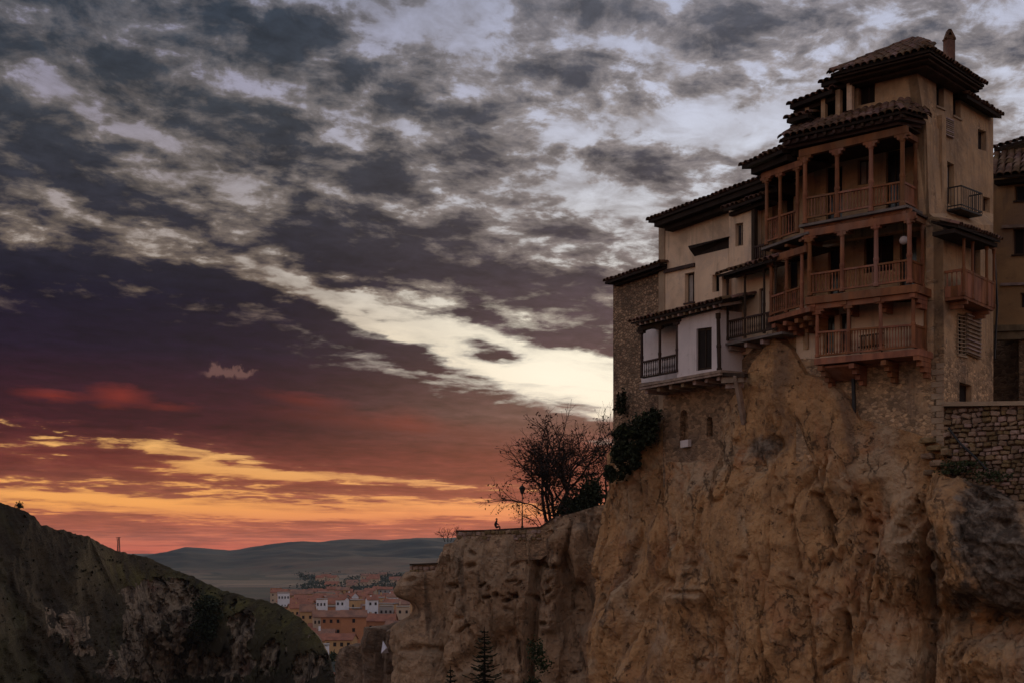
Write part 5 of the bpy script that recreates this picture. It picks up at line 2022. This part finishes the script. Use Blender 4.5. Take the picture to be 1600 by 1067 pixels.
def stone_meshes(n, mat):
    out = []
    for i in range(n):
        bm = bmesh.new()
        bmesh.ops.create_cube(bm, size=1.0)
        bmesh.ops.bevel(bm, geom=bm.edges[:], offset=.16, segments=1, affect='EDGES')
        for v in bm.verts:
            v.co += Vector((random.uniform(-.07, .07), random.uniform(-.06, .06), random.uniform(-.09, .09)))
        me = bpy.data.meshes.new('stone')
        bm.to_mesh(me)
        bm.free()
        me.materials.append(mat)
        out.append(me)
    return out


SM = stone_meshes(7, M['stone_block'])


def lay_stones(parent, fr, d, x0, x1, ytop, ybot, size=(.34, .2), limit=290, name='stone', keep=None, jit=.05):
    """courses of irregular stones bedded in the face of a wall"""
    pa, pb = fr.at(x0, ytop, d), fr.at(x1, ytop, d)
    L = (pb - pa).length
    ax = (pb - pa).normalized()
    ax.z = 0
    ax.normalize()
    z = pa.z
    zend = fr.at(x0, ybot, d).z
    cnt = 0
    while z > zend and cnt < limit:
        h = size[1] * random.uniform(.75, 1.3)
        x = -random.uniform(0, .3)
        while x < L and cnt < limit:
            w_ = size[0] * random.uniform(.55, 1.45)
            p = Vector((pa.x + ax.x * (x + w_ / 2), pa.y + ax.y * (x + w_ / 2), z - h / 2 + random.uniform(-.03, .03)))
            if keep is None or keep(p):
                R_ = random.gauss(0, .16)
                xx = ax * math.cos(R_) + Vector((0, 0, 1)) * math.sin(R_)
                zz = Vector((0, 0, 1)) * math.cos(R_) - ax * math.sin(R_)
                yy = zz.cross(xx)
                q_ = p + fr.n * random.uniform(-.03, jit)
                sx, sy, sz = w_ * random.uniform(.82, 1.0), .26, h * random.uniform(.75, 1.0)
                Mx = Matrix(((xx.x * sx, yy.x * sy, zz.x * sz, q_.x), (xx.y * sx, yy.y * sy, zz.y * sz, q_.y), (xx.z * sx, yy.z * sy, zz.z * sz, q_.z), (0, 0, 0, 1)))
                link(name, random.choice(SM), parent, Mx)
                cnt += 1
            x += w_ * 1.03
        z -= h * 1.02
    return cnt


lay_stones(rw, FA, wd + .02, 1481, 1606, 640, 800, (.30, .185), 299, jit=.09)
# pale dressed blocks where the wall meets the tower foot
for (x, y, w_, h_) in ((1449, 688, .5, .22), (1462, 700, .55, .2), (1450, 712, .45, .22), (1466, 724, .5, .24), (1478, 706, .3, .26), (1453, 738, .4, .2)):
    p = FA.at(x, y, .45)
    link('dressed_block', random.choice(SM), rw, Matrix.Translation(p) @ Matrix.Rotation(math.atan2(FA.u.y, FA.u.x), 4, 'Z') @ Matrix.Diagonal((w_, .5, h_, 1)))
# lean iron pipe in front of it
pipe = thing('iron_pipe', 'thin dark iron pipe slanting down across the rubble retaining wall', 'pipe', FA.at(1483, 668, .4))
mb = MB()
pp = [FA.at(x, y, .35 + .02 * i) for i, (x, y) in enumerate(((1482, 668), (1500, 692), (1520, 710), (1543, 734)))]
for p, q_ in zip(pp, pp[1:]):
    mb.tube(p, q_, .045, .045, 6)
mb.build('pipe', M['iron'], pipe)
# weeds on the wall
cs = [(FA.at(1508, 724, .5), .9, .3, .10), (FA.at(1545, 742, .6), .8, .3, .22), (FA.at(1490, 735, .5), .5, .3, .12)]
wd_ = thing('wall_weeds', 'low dark weeds growing where the grey outcrop meets the rubble wall', 'weeds', cs[0][0])
leaf_cloud('foliage', cs, 700, .06, M['foliage_green'], wd_)

# ================================================================== terrace with parapet
TF = Frame((-4.6, 108.5), (1, -.22), (-.22, -1))
tw = thing('terrace_wall', 'low stone parapet along the edge of the terrace where a person sits', 'wall', TF.at(780, 835, 0))
mb = MB()
TP = [(714, 828), (760, 827), (845, 822), (868, 806), (932, 794)]
for (x0, y0), (x1, y1) in zip(TP, TP[1:]):
    a, b = TF.at(x0, y0 + 2.2, .35), TF.at(x1, y1 + 2.2, .35)
    mb.prism([a, b, b + Vector((0, 0, -2.6)), a + Vector((0, 0, -2.6))], back(TF, .5))
mb.build('wall_core', M['masonry'], tw).__setitem__('kind', 'stuff')
for (x0, y0), (x1, y1) in zip(TP, TP[1:]):
    stick('coping', TF.at(x0, y0 + 1.2, .1), TF.at(x1, y1 + 1.2, .1), .62, .13, TF.n, M['wood_dark'], tw)
for (x0, y0), (x1, y1) in zip(TP[:3], TP[1:3]):
    lay_stones(tw, TF, .36, x0 + 2, x1 - 2, (y0 + y1) / 2 + 3.5, (y0 + y1) / 2 + 17, (.42, .26), 110)
lay_stones(tw, TF, .36, 868, 900, 806, 816, (.42, .26), 50)

pw_ = thing('parapet_wall', 'short dark coped parapet wall on the overhanging rock at the cliff end', 'wall', TF.at(663, 890, 0))
mb = MB()
a, b = TF.at(644, 882, -2.0), TF.at(684, 880, -2.0)
mb.prism([a, b, b + Vector((0, 0, -1.3)), a + Vector((0, 0, -1.3))], back(TF, .5))
mb.build('wall_core', M['masonry'], pw_)
stick('coping', TF.at(642, 881.5, -2.2), TF.at(686, 879.5, -2.2), .8, .14, TF.n, M['wood_dark'], pw_)
lay_stones(pw_, TF, -1.98, 645, 683, 884, 896, (.45, .24), 40)

# ------------------------------------------------------------------ street lamp
LB = TF.at(816, 826, -1.2)
lamp = thing('street_lamp', 'black lantern street lamp on a thin post on the terrace by the bare tree', 'street lamp', LB)
s1 = LB.y / F
H_ = (826 - 757) * s1
mb = MB()
pr = [(0, .11), (.25, .11), (.3, .07), (.9, .06), (.95, .08), (1.0, .045), (H_ - .95, .035), (H_ - .85, .07), (H_ - .8, .03)]
for (z0, r0), (z1, r1) in zip(pr, pr[1:]):
    mb.tube(LB + Vector((0, 0, z0)), LB + Vector((0, 0, z1)), r0, r1, 8)
mb.build('pole', M['iron'], lamp)
mb = MB()
pr = [(H_ - .8, .10), (H_ - .72, .13), (H_ - .3, .26), (H_ - .27, .29), (H_ - .08, .12), (H_ - .03, .05), (H_ + .05, .02)]
for (z0, r0), (z1, r1) in zip(pr, pr[1:]):
    mb.tube(LB + Vector((0, 0, z0)), LB + Vector((0, 0, z1)), r0, r1, 6)
mb.build('lantern', M['iron'], lamp)

# ------------------------------------------------------------------ person sitting on the parapet
PB = TF.at(773, 825.5, .1)
per = thing('person', 'person in dark clothes sitting hunched on the terrace parapet facing right', 'person', PB)


def skin_body(name, joints, edges, mat, parent, root=0):
    me = bpy.data.meshes.new(name)
    me.from_pydata([tuple(PB + Vector(j[0])) for j in joints], edges, [])
    o = link(name, me, None)
    md = o.modifiers.new('skin', 'SKIN')
    for i, j in enumerate(joints):
        me.skin_vertices[0].data[i].radius = (j[1], j[1])
        me.skin_vertices[0].data[i].use_root = (i == root)
    sd = o.modifiers.new('sub', 'SUBSURF')
    sd.levels = sd.render_levels = 1
    dg = bpy.context.evaluated_depsgraph_get()
    me2 = bpy.data.meshes.new_from_object(o.evaluated_get(dg))
    bpy.data.objects.remove(o)
    me2.materials.append(mat)
    for p in me2.polygons:
        p.use_smooth = True
    return link(name, me2, parent)


J = [((0, 0, .12), .15), ((.03, 0, .34), .15), ((.09, 0, .54), .16), ((.15, 0, .64), .07), ((.20, -.01, .76), .105),
     ((.10, .17, .55), .07), ((.10, -.17, .55), .07), ((.26, .2, .36), .05), ((.26, -.2, .36), .05), ((.40, .12, .30), .04), ((.40, -.12, .30), .04),
     ((.12, .1, .12), .10), ((.12, -.1, .12), .10), ((.44, .11, .20), .08), ((.44, -.11, .20), .08), ((.42, .11, -.12), .05), ((.42, -.11, -.12), .05),
     ((.52, .11, -.16), .04), ((.52, -.11, -.16), .04)]
Ed = [(0, 1), (1, 2), (2, 3), (3, 4), (2, 5), (2, 6), (5, 7), (6, 8), (7, 9), (8, 10), (0, 11), (0, 12), (11, 13), (12, 14), (13, 15), (14, 16), (15, 17), (16, 18)]
skin_body('body', J, Ed, M['cloth_dark'], per)
mb = MB()
hc = PB + Vector((.18, 0, .80))
for k in range(5):
    mb.tube(hc + Vector((-.02, 0, -.03 + k * .025)), hc + Vector((-.02, 0, -.005 + k * .025)), .115 - k * .012, .108 - k * .018, 8)
mb.build('hair', M['bark'], per)


# ================================================================== trees
def bare_tree(name, label, cat, base_, height, spread, seed, lean=(0, 0), leafn=1500, leafs=.10, stems=4, levels=6, group=None, leafmat='foliage_brown', r0=.17, drop=0.15):
    random.seed(seed)
    T = thing(name, label, cat, base_, group)
    tr, br = MB(), MB()
    tips = []

    def grow(p, d, L, r, lv):
        n = 3
        for i in range(n):
            d2 = (d + Vector((random.gauss(0, .13), random.gauss(0, .13), random.gauss(.02, .08)))).normalized()
            q_ = p + d2 * L / n
            rr = r * (1 - .22 * (i + 1) / n)
            (tr if lv <= 1 else br).tube(p, q_, r if i == 0 else r * (1 - .22 * i / n), rr, 6 if lv < 2 else (4 if lv < 4 else 3))
            p, d = q_, d2
            if lv >= 3:
                tips.append(p)
            if lv < levels and i < n - 1 and random.random() < (.75 if lv > 0 else .35):
                side_ = Vector((random.gauss(0, 1), random.gauss(0, 1), random.gauss(-.05, .4)))
                side_ = (side_ - d * side_.dot(d)).normalized()
                grow(p, (d * .55 + side_ * .85 + Vector((0, 0, -drop * .3))).normalized(), L * random.uniform(.5, .72), r * .5, lv + 1)
        if lv < levels:
            for k in range(2 if lv > 0 else 3):
                side_ = Vector((random.gauss(0, 1), random.gauss(0, 1), random.gauss(0, .5)))
                side_ = (side_ - d * side_.dot(d)).normalized()
                grow(p, (d * .85 + side_ * random.uniform(.35, .75)).normalized(), L * random.uniform(.62, .85), r * .62, lv + 1)
        else:
            tips.append(p)

    for k in range(stems):
        a = (k + .5) / stems * 2 - 1
        d = Vector((a * spread + lean[0] + random.gauss(0, .06), random.gauss(0, .25) + lean[1], 1)).normalized()
        grow(Vector(base_) + Vector((a * .5, 0, 0)), d, height * .30 * random.uniform(.85, 1.1), r0 * random.uniform(.8, 1), 0)
    tr.build('trunk', M['bark'], T)
    br.build('branches', M['bark'], T)
    mb = MB()
    for i in range(leafn):
        q0 = random.choice(tips) + Vector((random.gauss(0, .12), random.gauss(0, .12), random.gauss(0, .12)))
        a = Vector((random.gauss(0, 1), random.gauss(0, 1), random.gauss(0, 1))).normalized() * leafs * random.uniform(.5, 1.3)
        b = a.cross(Vector((random.gauss(0, 1), random.gauss(0, 1), random.gauss(0, 1)))).normalized() * leafs * .6
        mb.add([q0 - a, q0 + b, q0 + a, q0 - b], [(0, 1, 2, 3)])
    mb.build('crown', M[leafmat], T)
    return T


TB = TF.at(868, 828, -2.5)
bare_tree('bare_tree', 'large spreading nearly leafless tree on the terrace beside the street lamp', 'tree', TB, 11.4, .48, 12, leafn=2400, leafs=.13, stems=5, levels=5, r0=.19, lean=(-.10, 0))
bare_tree('bare_tree', 'thin bare tree with yellowish leaves behind the corner of the stone house', 'tree', TF.at(940, 800, -8), 9.6, .25, 5, leafn=700, leafs=.10, stems=2, levels=5, r0=.12, leafmat='foliage_green')
bare_tree('bare_tree', 'small bare bush-like tree sprouting left of the terrace parapet', 'tree', TF.at(702, 846, -1.5), 1.7, .6, 9, leafn=90, leafs=.06, stems=4, levels=4, r0=.035)
bare_tree('bare_tree', 'low twiggy shrub leaning out beside the lamp post', 'shrub', TF.at(850, 824, -.6), 3.6, .8, 21, leafn=220, leafs=.09, stems=4, levels=4, r0=.045, lean=(-.45, 0))
random.seed(77)
# evergreen masses against the cliff
cs = [(TF.at(908, 788, -2), 1.5, 1.2, 1.0), (TF.at(890, 796, -1.6), .8, .9, .6), (TF.at(924, 772, -2), .9, .9, 1.1)]
sh = thing('evergreen_shrub', 'dark rounded evergreen shrub behind the sloping end of the terrace parapet', 'shrub', cs[0][0])
leaf_cloud('foliage', cs, 5200, .13, M['foliage_dark'], sh)
cs = []
for (x, y, w_, h_) in ((985, 668, 24, 20), (1005, 660, 24, 20), (1022, 652, 16, 16), (968, 690, 18, 22), (975, 715, 20, 24), (962, 740, 16, 14), (1000, 690, 22, 18), (1016, 680, 14, 14), (992, 720, 12, 14), (978, 700, 16, 16)):
    p = FB.at(x, y, .7)
    s_ = p.y / 2000
    cs.append((p, w_ * s_ * .72, .6, h_ * s_ * .78))
sh = thing('ivy_bush', 'dense dark ivy and bushes clinging to the rock below the stone house', 'ivy', cs[3][0])
sub_ = []
for (p, a_, b_, c_) in cs:
    for k in range(7):
        sub_.append((p + Vector((random.uniform(-a_, a_), random.uniform(-.3, .5), random.uniform(-c_, c_))), a_ * random.uniform(.25, .5), .35, c_ * random.uniform(.25, .55)))
leaf_cloud('foliage', cs + sub_, 8000, .085, M['foliage_dark'], sh)
leaf_cloud('dry_foliage', sub_, 1300, .08, M['foliage_green'], sh)
cs = [(FB.at(966, 628, .25), .12, .1, .45), (FB.at(974, 622, .25), .12, .1, .4), (FB.at(970, 640, .25), .28, .1, .3)]
sh = thing('climbing_plant', 'small dark climber on the lower left corner of the stone house', 'plant', cs[0][0])
leaf_cloud('foliage', cs, 520, .07, M['foliage_dark'], sh)
cs = [(FA.at(836, 1030, .3), .5, .4, 1.0)]

# conifer standing below the terrace cliff
def conifer(name, label, base_, H, R_, seed, n=20, mat='foliage_dark'):
    random.seed(seed)
    T = thing(name, label, 'conifer', base_)
    mb = MB()
    base_ = Vector(base_)
    mb.tube(base_, base_ + Vector((0, 0, H)), .16, .02, 7)
    mb.build('trunk', M['bark'], T)
    mb = MB()
    for j in range(n):
        t = j / n
        z = H * (.06 + .92 * t)
        r = (R_ * (1 - t) ** .85 + .12) * random.uniform(.78, 1.12)
        k = 9 if t < .7 else 6
        for i in range(k):
            a = 2 * math.pi * (i + random.random() * .6) / k
            d = Vector((math.cos(a), math.sin(a), 0))
            rr = r * random.uniform(.55, 1.15)
            z = H * (.06 + .92 * t) + random.uniform(-.12, .12)
            p0 = base_ + Vector((0, 0, z))
            p1 = p0 + d * rr * .55 + Vector((0, 0, -.10 * rr))
            p2 = p0 + d * rr + Vector((0, 0, .10 * rr))
            mb.tube(p0, p1, .03, .022, 3)
            mb.tube(p1, p2, .022, .008, 3)
            m_ = int(12 + 22 * rr)
            for q_ in range(m_):
                s_ = random.uniform(.12, 1)
                c = p0.lerp(p1, s_ / .55) if s_ < .55 else p1.lerp(p2, (s_ - .55) / .45)
                sd = d.cross(Vector((0, 0, 1))) * random.choice((-1, 1))
                tip = c + sd * random.uniform(.08, .26) * (1.1 - s_ * .6) + d * .12 + Vector((0, 0, random.uniform(-.06, .05)))
                w_ = Vector((0, 0, .03)) + d * .03
                mb.add([c - w_, tip, c + w_], [(0, 1, 2)])
    mb.build('crown', M[mat], T)
    return T


cb_ = eye(757, 1130, 84)
conifer('conifer', 'dark young fir tree standing in front of the lower cliff with upturned branches', cb_, (1130 - 978) * 84 / 2000, 1.75, 31, 19)
cb_ = eye(704, 1120, 92)
conifer('conifer', 'small top of a second fir at the lower edge left of the tall one', cb_, (1120 - 1040) * 92 / 2000, .8, 33, 10)
cb_ = eye(838, 1120, 90)
random.seed(5)
cs = [(cb_ + Vector((random.uniform(-.6, .6), 0, random.uniform(1.2, 5))), random.uniform(.25, .5), .5, random.uniform(.4, .8)) for k in range(9)]
sh = thing('cypress_shrub', 'loose dark green shrub in the cleft right of the tall fir', 'shrub', cb_)
leaf_cloud('foliage', cs, 1300, .10, M['foliage_green'], sh)

# ------------------------------------------------------------------ on the left skyline
p = hill_point(30, 797)
T = thing('round_tree', 'tiny round tree alone on the skyline of the left hill', 'tree', p)
mb = MB()
mb.tube(p, p + Vector((0, 0, .6)), .08, .06, 6)
mb.build('trunk', M['bark'], T)
leaf_cloud('crown', [(p + Vector((0, 0, .75)), .45, .45, .45)], 420, .10, M['foliage_dark'], T)
p = hill_point(186, 862)
T = thing('pylon', 'small lattice electricity pylon with a crossarm on the left ridge', 'pylon', p)
s_ = p.y / 2000
H_ = 23 * s_
w_ = .22
legs = [Vector((sx * w_, sy * w_, 0)) for sx, sy in ((-1, -1), (1, -1), (1, 1), (-1, 1))]
for l_ in legs:
    stick('leg', p + l_, p + l_ * .55 + Vector((0, 0, H_)), .06, .06, (1, 0, 0), M['iron'], T)
mb = MB()
for k in range(9):
    z0, z1 = H_ * k / 9, H_ * (k + 1) / 9
    f0, f1 = 1 - .45 * k / 9, 1 - .45 * (k + 1) / 9
    for i in range(4):
        mb.tube(p + legs[i] * f0 + Vector((0, 0, z0)), p + legs[(i + 1) % 4] * f1 + Vector((0, 0, z1)), .025, .025, 3)
        mb.tube(p + legs[i] * f0 + Vector((0, 0, z0)), p + legs[(i + 1) % 4] * f0 + Vector((0, 0, z0)), .03, .03, 3)
mb.build('lattice', M['iron'], T)
stick('crossarm', p + Vector((-.5, 0, H_ * .98)), p + Vector((.4, 0, H_ * .98)), .07, .07, (0, 1, 0), M['iron'], T)
mb = MB()
q0 = p + Vector((-.4, 0, H_ * .98))
q1 = hill_point(158, 845) + Vector((0, 10, .3))
for i in range(8):
    t, t2 = i / 8, (i + 1) / 8
    A_, B_ = q0.lerp(q1, t) - Vector((0, 0, .25 * math.sin(math.pi * t))), q0.lerp(q1, t2) - Vector((0, 0, .25 * math.sin(math.pi * t2)))
    mb.tube(A_, B_, .03, .03, 3)
mb.build('cable', M['iron'], T)

# white pointed sail in the rocks
p = eye(600, 1020, 134)
T = thing('white_tarpaulin', 'white pointed tarpaulin standing upright among the rocks by the town', 'tarpaulin', p)
s_ = 134 / 2000
mb = MB()
b0_, b1_, tp_ = p + Vector((-4.5 * s_, 0, 0)), p + Vector((6 * s_, .4, 0)), p + Vector((-2 * s_, .1, 19 * s_))
md = p + Vector((4.5 * s_, -.3, 9 * s_))
mb.prism([b0_, b1_, md, tp_], (.02, .25, 0))
mb.build('sheet', M['canvas_white'], T)
stick('pole', p + Vector((-2.2 * s_, .15, -.5)), tp_ + Vector((0, .05, .1)), .06, .06, (1, 0, 0), M['wood_grey'], T)

# ================================================================== the town
TM = {
    'brick': material('town_brick', rgbl(.48, .21, .10), rgbl(.38, .165, .085), .12, .1, 1.0),
    'ochre': material('town_ochre', rgbl(.58, .34, .16), rgbl(.48, .28, .13), .1, .1, 1.0),
    'cream': material('town_cream', rgbl(.55, .40, .28), rgbl(.46, .33, .23), .1, .1, 1.0),
    'white': material('town_white', rgbl(.80, .78, .80), rgbl(.70, .68, .70), .1, .05, 1.0),
    'roof': material('town_roof', rgbl(.38, .15, .09), rgbl(.24, .10, .065), .25, .3, 2.0),
    'roof_brown': material('town_roof_brown', rgbl(.34, .17, .11), rgbl(.20, .11, .08), .25, .3, 2.0),
    'window': material('town_window', rgbl(.035, .022, .02), rgbl(.02, .015, .015), .1, 0, 1.0),
    'grey': material('town_grey', rgbl(.34, .30, .28), rgbl(.27, .24, .22), .1, .1, 1.0),
}
GZ = -47.0
HOUSEWORD = {'brick': 'brick-red', 'ochre': 'ochre', 'cream': 'cream', 'white': 'white', 'grey': 'grey'}


def town_house(px, Y, w_, h, dpt, rz, wall, roof, label, nwx=3, nwy=2, pitch=.28, ptop=None, group='houses of the distant town', z0=None, chim=False):
    z0 = GZ if z0 is None else z0
    c = Vector(((px - 800) / 2000 * Y, Y, z0))
    T = thing('town_house', label, 'house', c, group)
    cs_, sn = math.cos(rz), math.sin(rz)

    def Lp(x, y, z):
        return Vector((c.x + x * cs_ - y * sn, c.y + x * sn + y * cs_, c.z + z))
    mb = MB()
    mb.box((c.x, c.y, c.z + h / 2 - .5), w_, dpt, h + 1, rz)
    rh = dpt * .5 * pitch * 2
    if roof != 'flat':
        for sx in (-1, 1):
            mb.prism([Lp(sx * w_ / 2, -dpt / 2, h), Lp(sx * w_ / 2, dpt / 2, h), Lp(sx * w_ / 2, 0, h + rh)], (Lp(-sx * .3, 0, 0) - Lp(0, 0, 0)))
    mb.build('wall', TM[wall], T)
    mb = MB()
    if roof == 'gable':
        for sy in (-1, 1):
            mb.prism([Lp(-w_ / 2 - .5, sy * (dpt / 2 + .6), h - .6 * rh / (dpt / 2)), Lp(w_ / 2 + .5, sy * (dpt / 2 + .6), h - .6 * rh / (dpt / 2)),
                      Lp(w_ / 2 + .5, 0, h + rh), Lp(-w_ / 2 - .5, 0, h + rh)], (0, 0, .3))
    else:
        mb.box(tuple(Lp(0, 0, h + .65)), w_ + .3, dpt + .3, .3, rz)
    rf = mb.build('roof', TM[random.choice(('roof', 'roof', 'roof_brown'))] if roof == 'gable' else TM['grey'], T)
    if chim or random.random() < .4:
        q_ = Lp(random.uniform(-.3, .3) * w_, .5, h + rh)
        mb = MB()
        mb.box((q_.x, q_.y, q_.z + .2), .9, .9, 1.8, rz)
        mb.build('chimney', TM[wall], rf)
    for i in range(nwx):
        for j in range(nwy):
            x = w_ * ((i + .5) / nwx - .5)
            z = h * (j + .55) / max(nwy, 1)
            q_ = Lp(x, -dpt / 2 - .04, z)
            mb = MB()
            mb.box(tuple(q_), min(1.3, w_ / nwx * .45), .14, min(1.7, h / max(1, nwy) * .5), rz)
            mb.build('window', TM['window'], T)
    return T


random.seed(41)
# the large near ones, placed one by one
big = [
    (503, 520, 8.5, 9.5, 9, .15, 'white', 'flat', 'white two-window block at the foot of the dark hillside, lowest in the town', 1, 2, 1, -47.5),
    (515, 470, 4.0, 1.5, 5, 0, 'cream', 'gable', 'small cream shed at the very bottom of the gap in the rocks', 1, 1, .3, -47),
    (533, 560, 18, 9, 12, -.15, 'ochre', 'gable', 'long ochre house with a low roof just right of the white two-window block', 4, 2, .25, -47),
    (553, 600, 17, 17, 12, .1, 'brick', 'gable', 'tall brick block with one column of dark windows in the middle of the town', 1, 4, .3, -47),
    (524, 640, 20, 15, 12, .05, 'brick', 'gable', 'broad brick block left of the tall one with small windows', 4, 3, .3, -47),
    (590, 620, 26, 14, 13, -.08, 'brick', 'gable', 'long brick terrace block at the right with a row of pale windows', 7, 2, .3, -47),
    (620, 600, 14, 12, 12, -.2, 'brick', 'gable', 'brick block touching the cliff at the right end of the town', 3, 2, .3, -47),
    (556, 500, 7, 5.0, 7, -.3, 'white', 'gable', 'small white gabled house in front of the brick blocks', 2, 1, .3, -47),
    (572, 530, 8, 7.5, 8, .2, 'cream', 'gable', 'small cream house tucked behind the dark boulder', 2, 2, .3, -47),
    (498, 680, 9, 13, 10, .2, 'cream', 'gable', 'cream gabled house with a three window front above the ochre roofs', 3, 2, .4, -47),
    (480, 700, 11, 15, 10, .1, 'ochre', 'gable', 'bright ochre house with dark windows and a stepped gable', 2, 2, .45, -47),
    (462, 760, 12, 14, 10, .4, 'ochre', 'gable', 'ochre house half hidden by the slope of the dark hillside', 3, 2, .3, -47),
    (503, 780, 9, 18, 8, 0, 'white', 'flat', 'white flat-roofed top storey rising behind the ochre stepped gable', 3, 3, .3, -47),
    (535, 800, 9, 17.5, 8, -.35, 'white', 'gable', 'white gable end left of the central brick ridge', 2, 3, .25, -47),
    (581, 800, 10, 17.5, 8, .35, 'white', 'gable', 'white gable end right of the central brick ridge', 2, 3, .25, -47),
    (443, 900, 12, 18, 10, .2, 'white', 'flat', 'white block with a grey roof at the far left of the town', 4, 3, .3, -47),
    (604, 780, 12, 14, 10, 0, 'grey', 'flat', 'grey flat-roofed block behind the long brick terrace', 3, 2, .3, -47),
    (630, 720, 11, 16, 10, .1, 'cream', 'flat', 'narrow cream block pressed against the cliff edge', 2, 3, .3, -47),
]
for (px, Y, w_, h, dp, rz, wl, rf, lb, nx, ny, pt, z0) in big:
    town_house(px, Y, w_ * .68, h, dp * .75, rz, wl, rf, lb, nx, ny, pt, z0=z0)
town_house(467, 620, 16, 7, 10, .3, 'cream', 'gable', 'low cream house row at the edge of the dark hillside', 4, 1, .3)
town_house(486, 590, 15, 6.5, 9, .25, 'ochre', 'gable', 'low ochre row above the white two-window block', 4, 1, .3)
for k in range(22):
    px, Y = lerp(470, 640, (k * 7 % 22 + random.random()) / 22), random.uniform(575, 790)
    wl = ('ochre', 'brick', 'cream')[k % 3]
    town_house(px, Y, random.uniform(6, 10), random.uniform(6, 10.5), random.uniform(6, 8), random.uniform(-.5, .5), wl, 'gable',
               'small %s house squeezed between the front brick blocks of the town' % HOUSEWORD[wl], 2, 2, .3, group='small %s houses between the front blocks' % HOUSEWORD[wl])
# rows behind: roofs seen over one another
rows = [(840, 455, 640, 13), (930, 446, 640, 15), (1040, 438, 640, 17), (1160, 430, 640, 17), (1300, 425, 640, 15)]
cols = ['brick', 'ochre', 'cream', 'ochre', 'brick', 'grey', 'brick', 'cream', 'white']
for ri, (Y, xa, xb, n) in enumerate(rows):
    for i in range(n):
        px = lerp(xa, xb, (i + random.uniform(.25, .75)) / n)
        wl = random.choice(cols)
        town_house(px, Y + random.uniform(-40, 40), random.uniform(8, 17), random.uniform(7, 12) + (2.5 if ri < 2 else -1.5), random.uniform(7, 11), random.uniform(-.5, .5), wl,
                   'gable' if random.random() < .72 else 'flat', 'distant %s house among the crowded roofs of the town behind the front blocks' % HOUSEWORD[wl], 3, 2,
                   group='far %s houses of the town' % HOUSEWORD[wl])
for i in range(16):
    px, Y = random.uniform(500, 640), random.uniform(1500, 2300)
    town_house(px, Y, random.uniform(10, 20), random.uniform(5, 8), 12, random.uniform(-.5, .5), 'cream', 'gable',
               'scattered farm building on the plain beyond the town', 2, 1, group='farm buildings on the plain', z0=-46)
# trees among and beyond the town, too far to tell apart
cs = []
for i in range(90):
    Y = random.uniform(1350, 2600)
    px = random.uniform(470, 640)
    cs.append((Vector(((px - 800) / 2000 * Y, Y, -43)), random.uniform(5, 18), 6, random.uniform(2.5, 5)))
M['far_tree'] = material('far_tree', rgbl(.075, .085, .065), rgbl(.045, .055, .045), .05, 0, 1)  # leaf colour lightened to grey-green, painting in the haze of distance
o = leaf_cloud('far_woodland', cs, 5500, 1.6, M['far_tree'])
tag(o, kind='stuff', label='patchy dark woodland on the plain beyond the town', cat='woodland')
for i in range(8):
    px, Y = (470, 495, 517, 545, 565, 590, 612, 628)[i], (575, 540, 525, 505, 480, 560, 540, 520)[i]
    c = Vector(((px - 800) / 2000 * Y, Y, GZ))
    T = thing('town_tree', 'dark leafy tree standing between the houses of the town', 'tree', c, 'trees between the town houses')
    mb = MB()
    mb.tube(c, c + Vector((0, 0, 2.5)), .25, .18, 6)
    mb.build('trunk', M['bark'], T)
    leaf_cloud('crown', [(c + Vector((0, 0, 3.8)), 1.8, 1.8, 2.0)], 260, .5, M['foliage_green'], T)

# ================================================================== thin evening air
mb = MB()
mb.box((0, 4300, 30), 19000, 9400, 160)
hz = mb.build('haze', [])
tag(hz, kind='stuff', label='thin blue-grey evening haze filling the valley', cat='haze')
hm = bpy.data.materials.new('haze')
hm.use_nodes = True
ht = hm.node_tree
ht.nodes.clear()
pv = ht.nodes.new('ShaderNodeVolumePrincipled')
pv.inputs['Color'].default_value = (.62, .74, .86, 1)
pv.inputs['Density'].default_value = 0.000035
pv.inputs['Anisotropy'].default_value = 0.0
ho = ht.nodes.new('ShaderNodeOutputMaterial')
ht.links.new(pv.outputs[0], ho.inputs['Volume'])
hz.data.materials.append(hm)
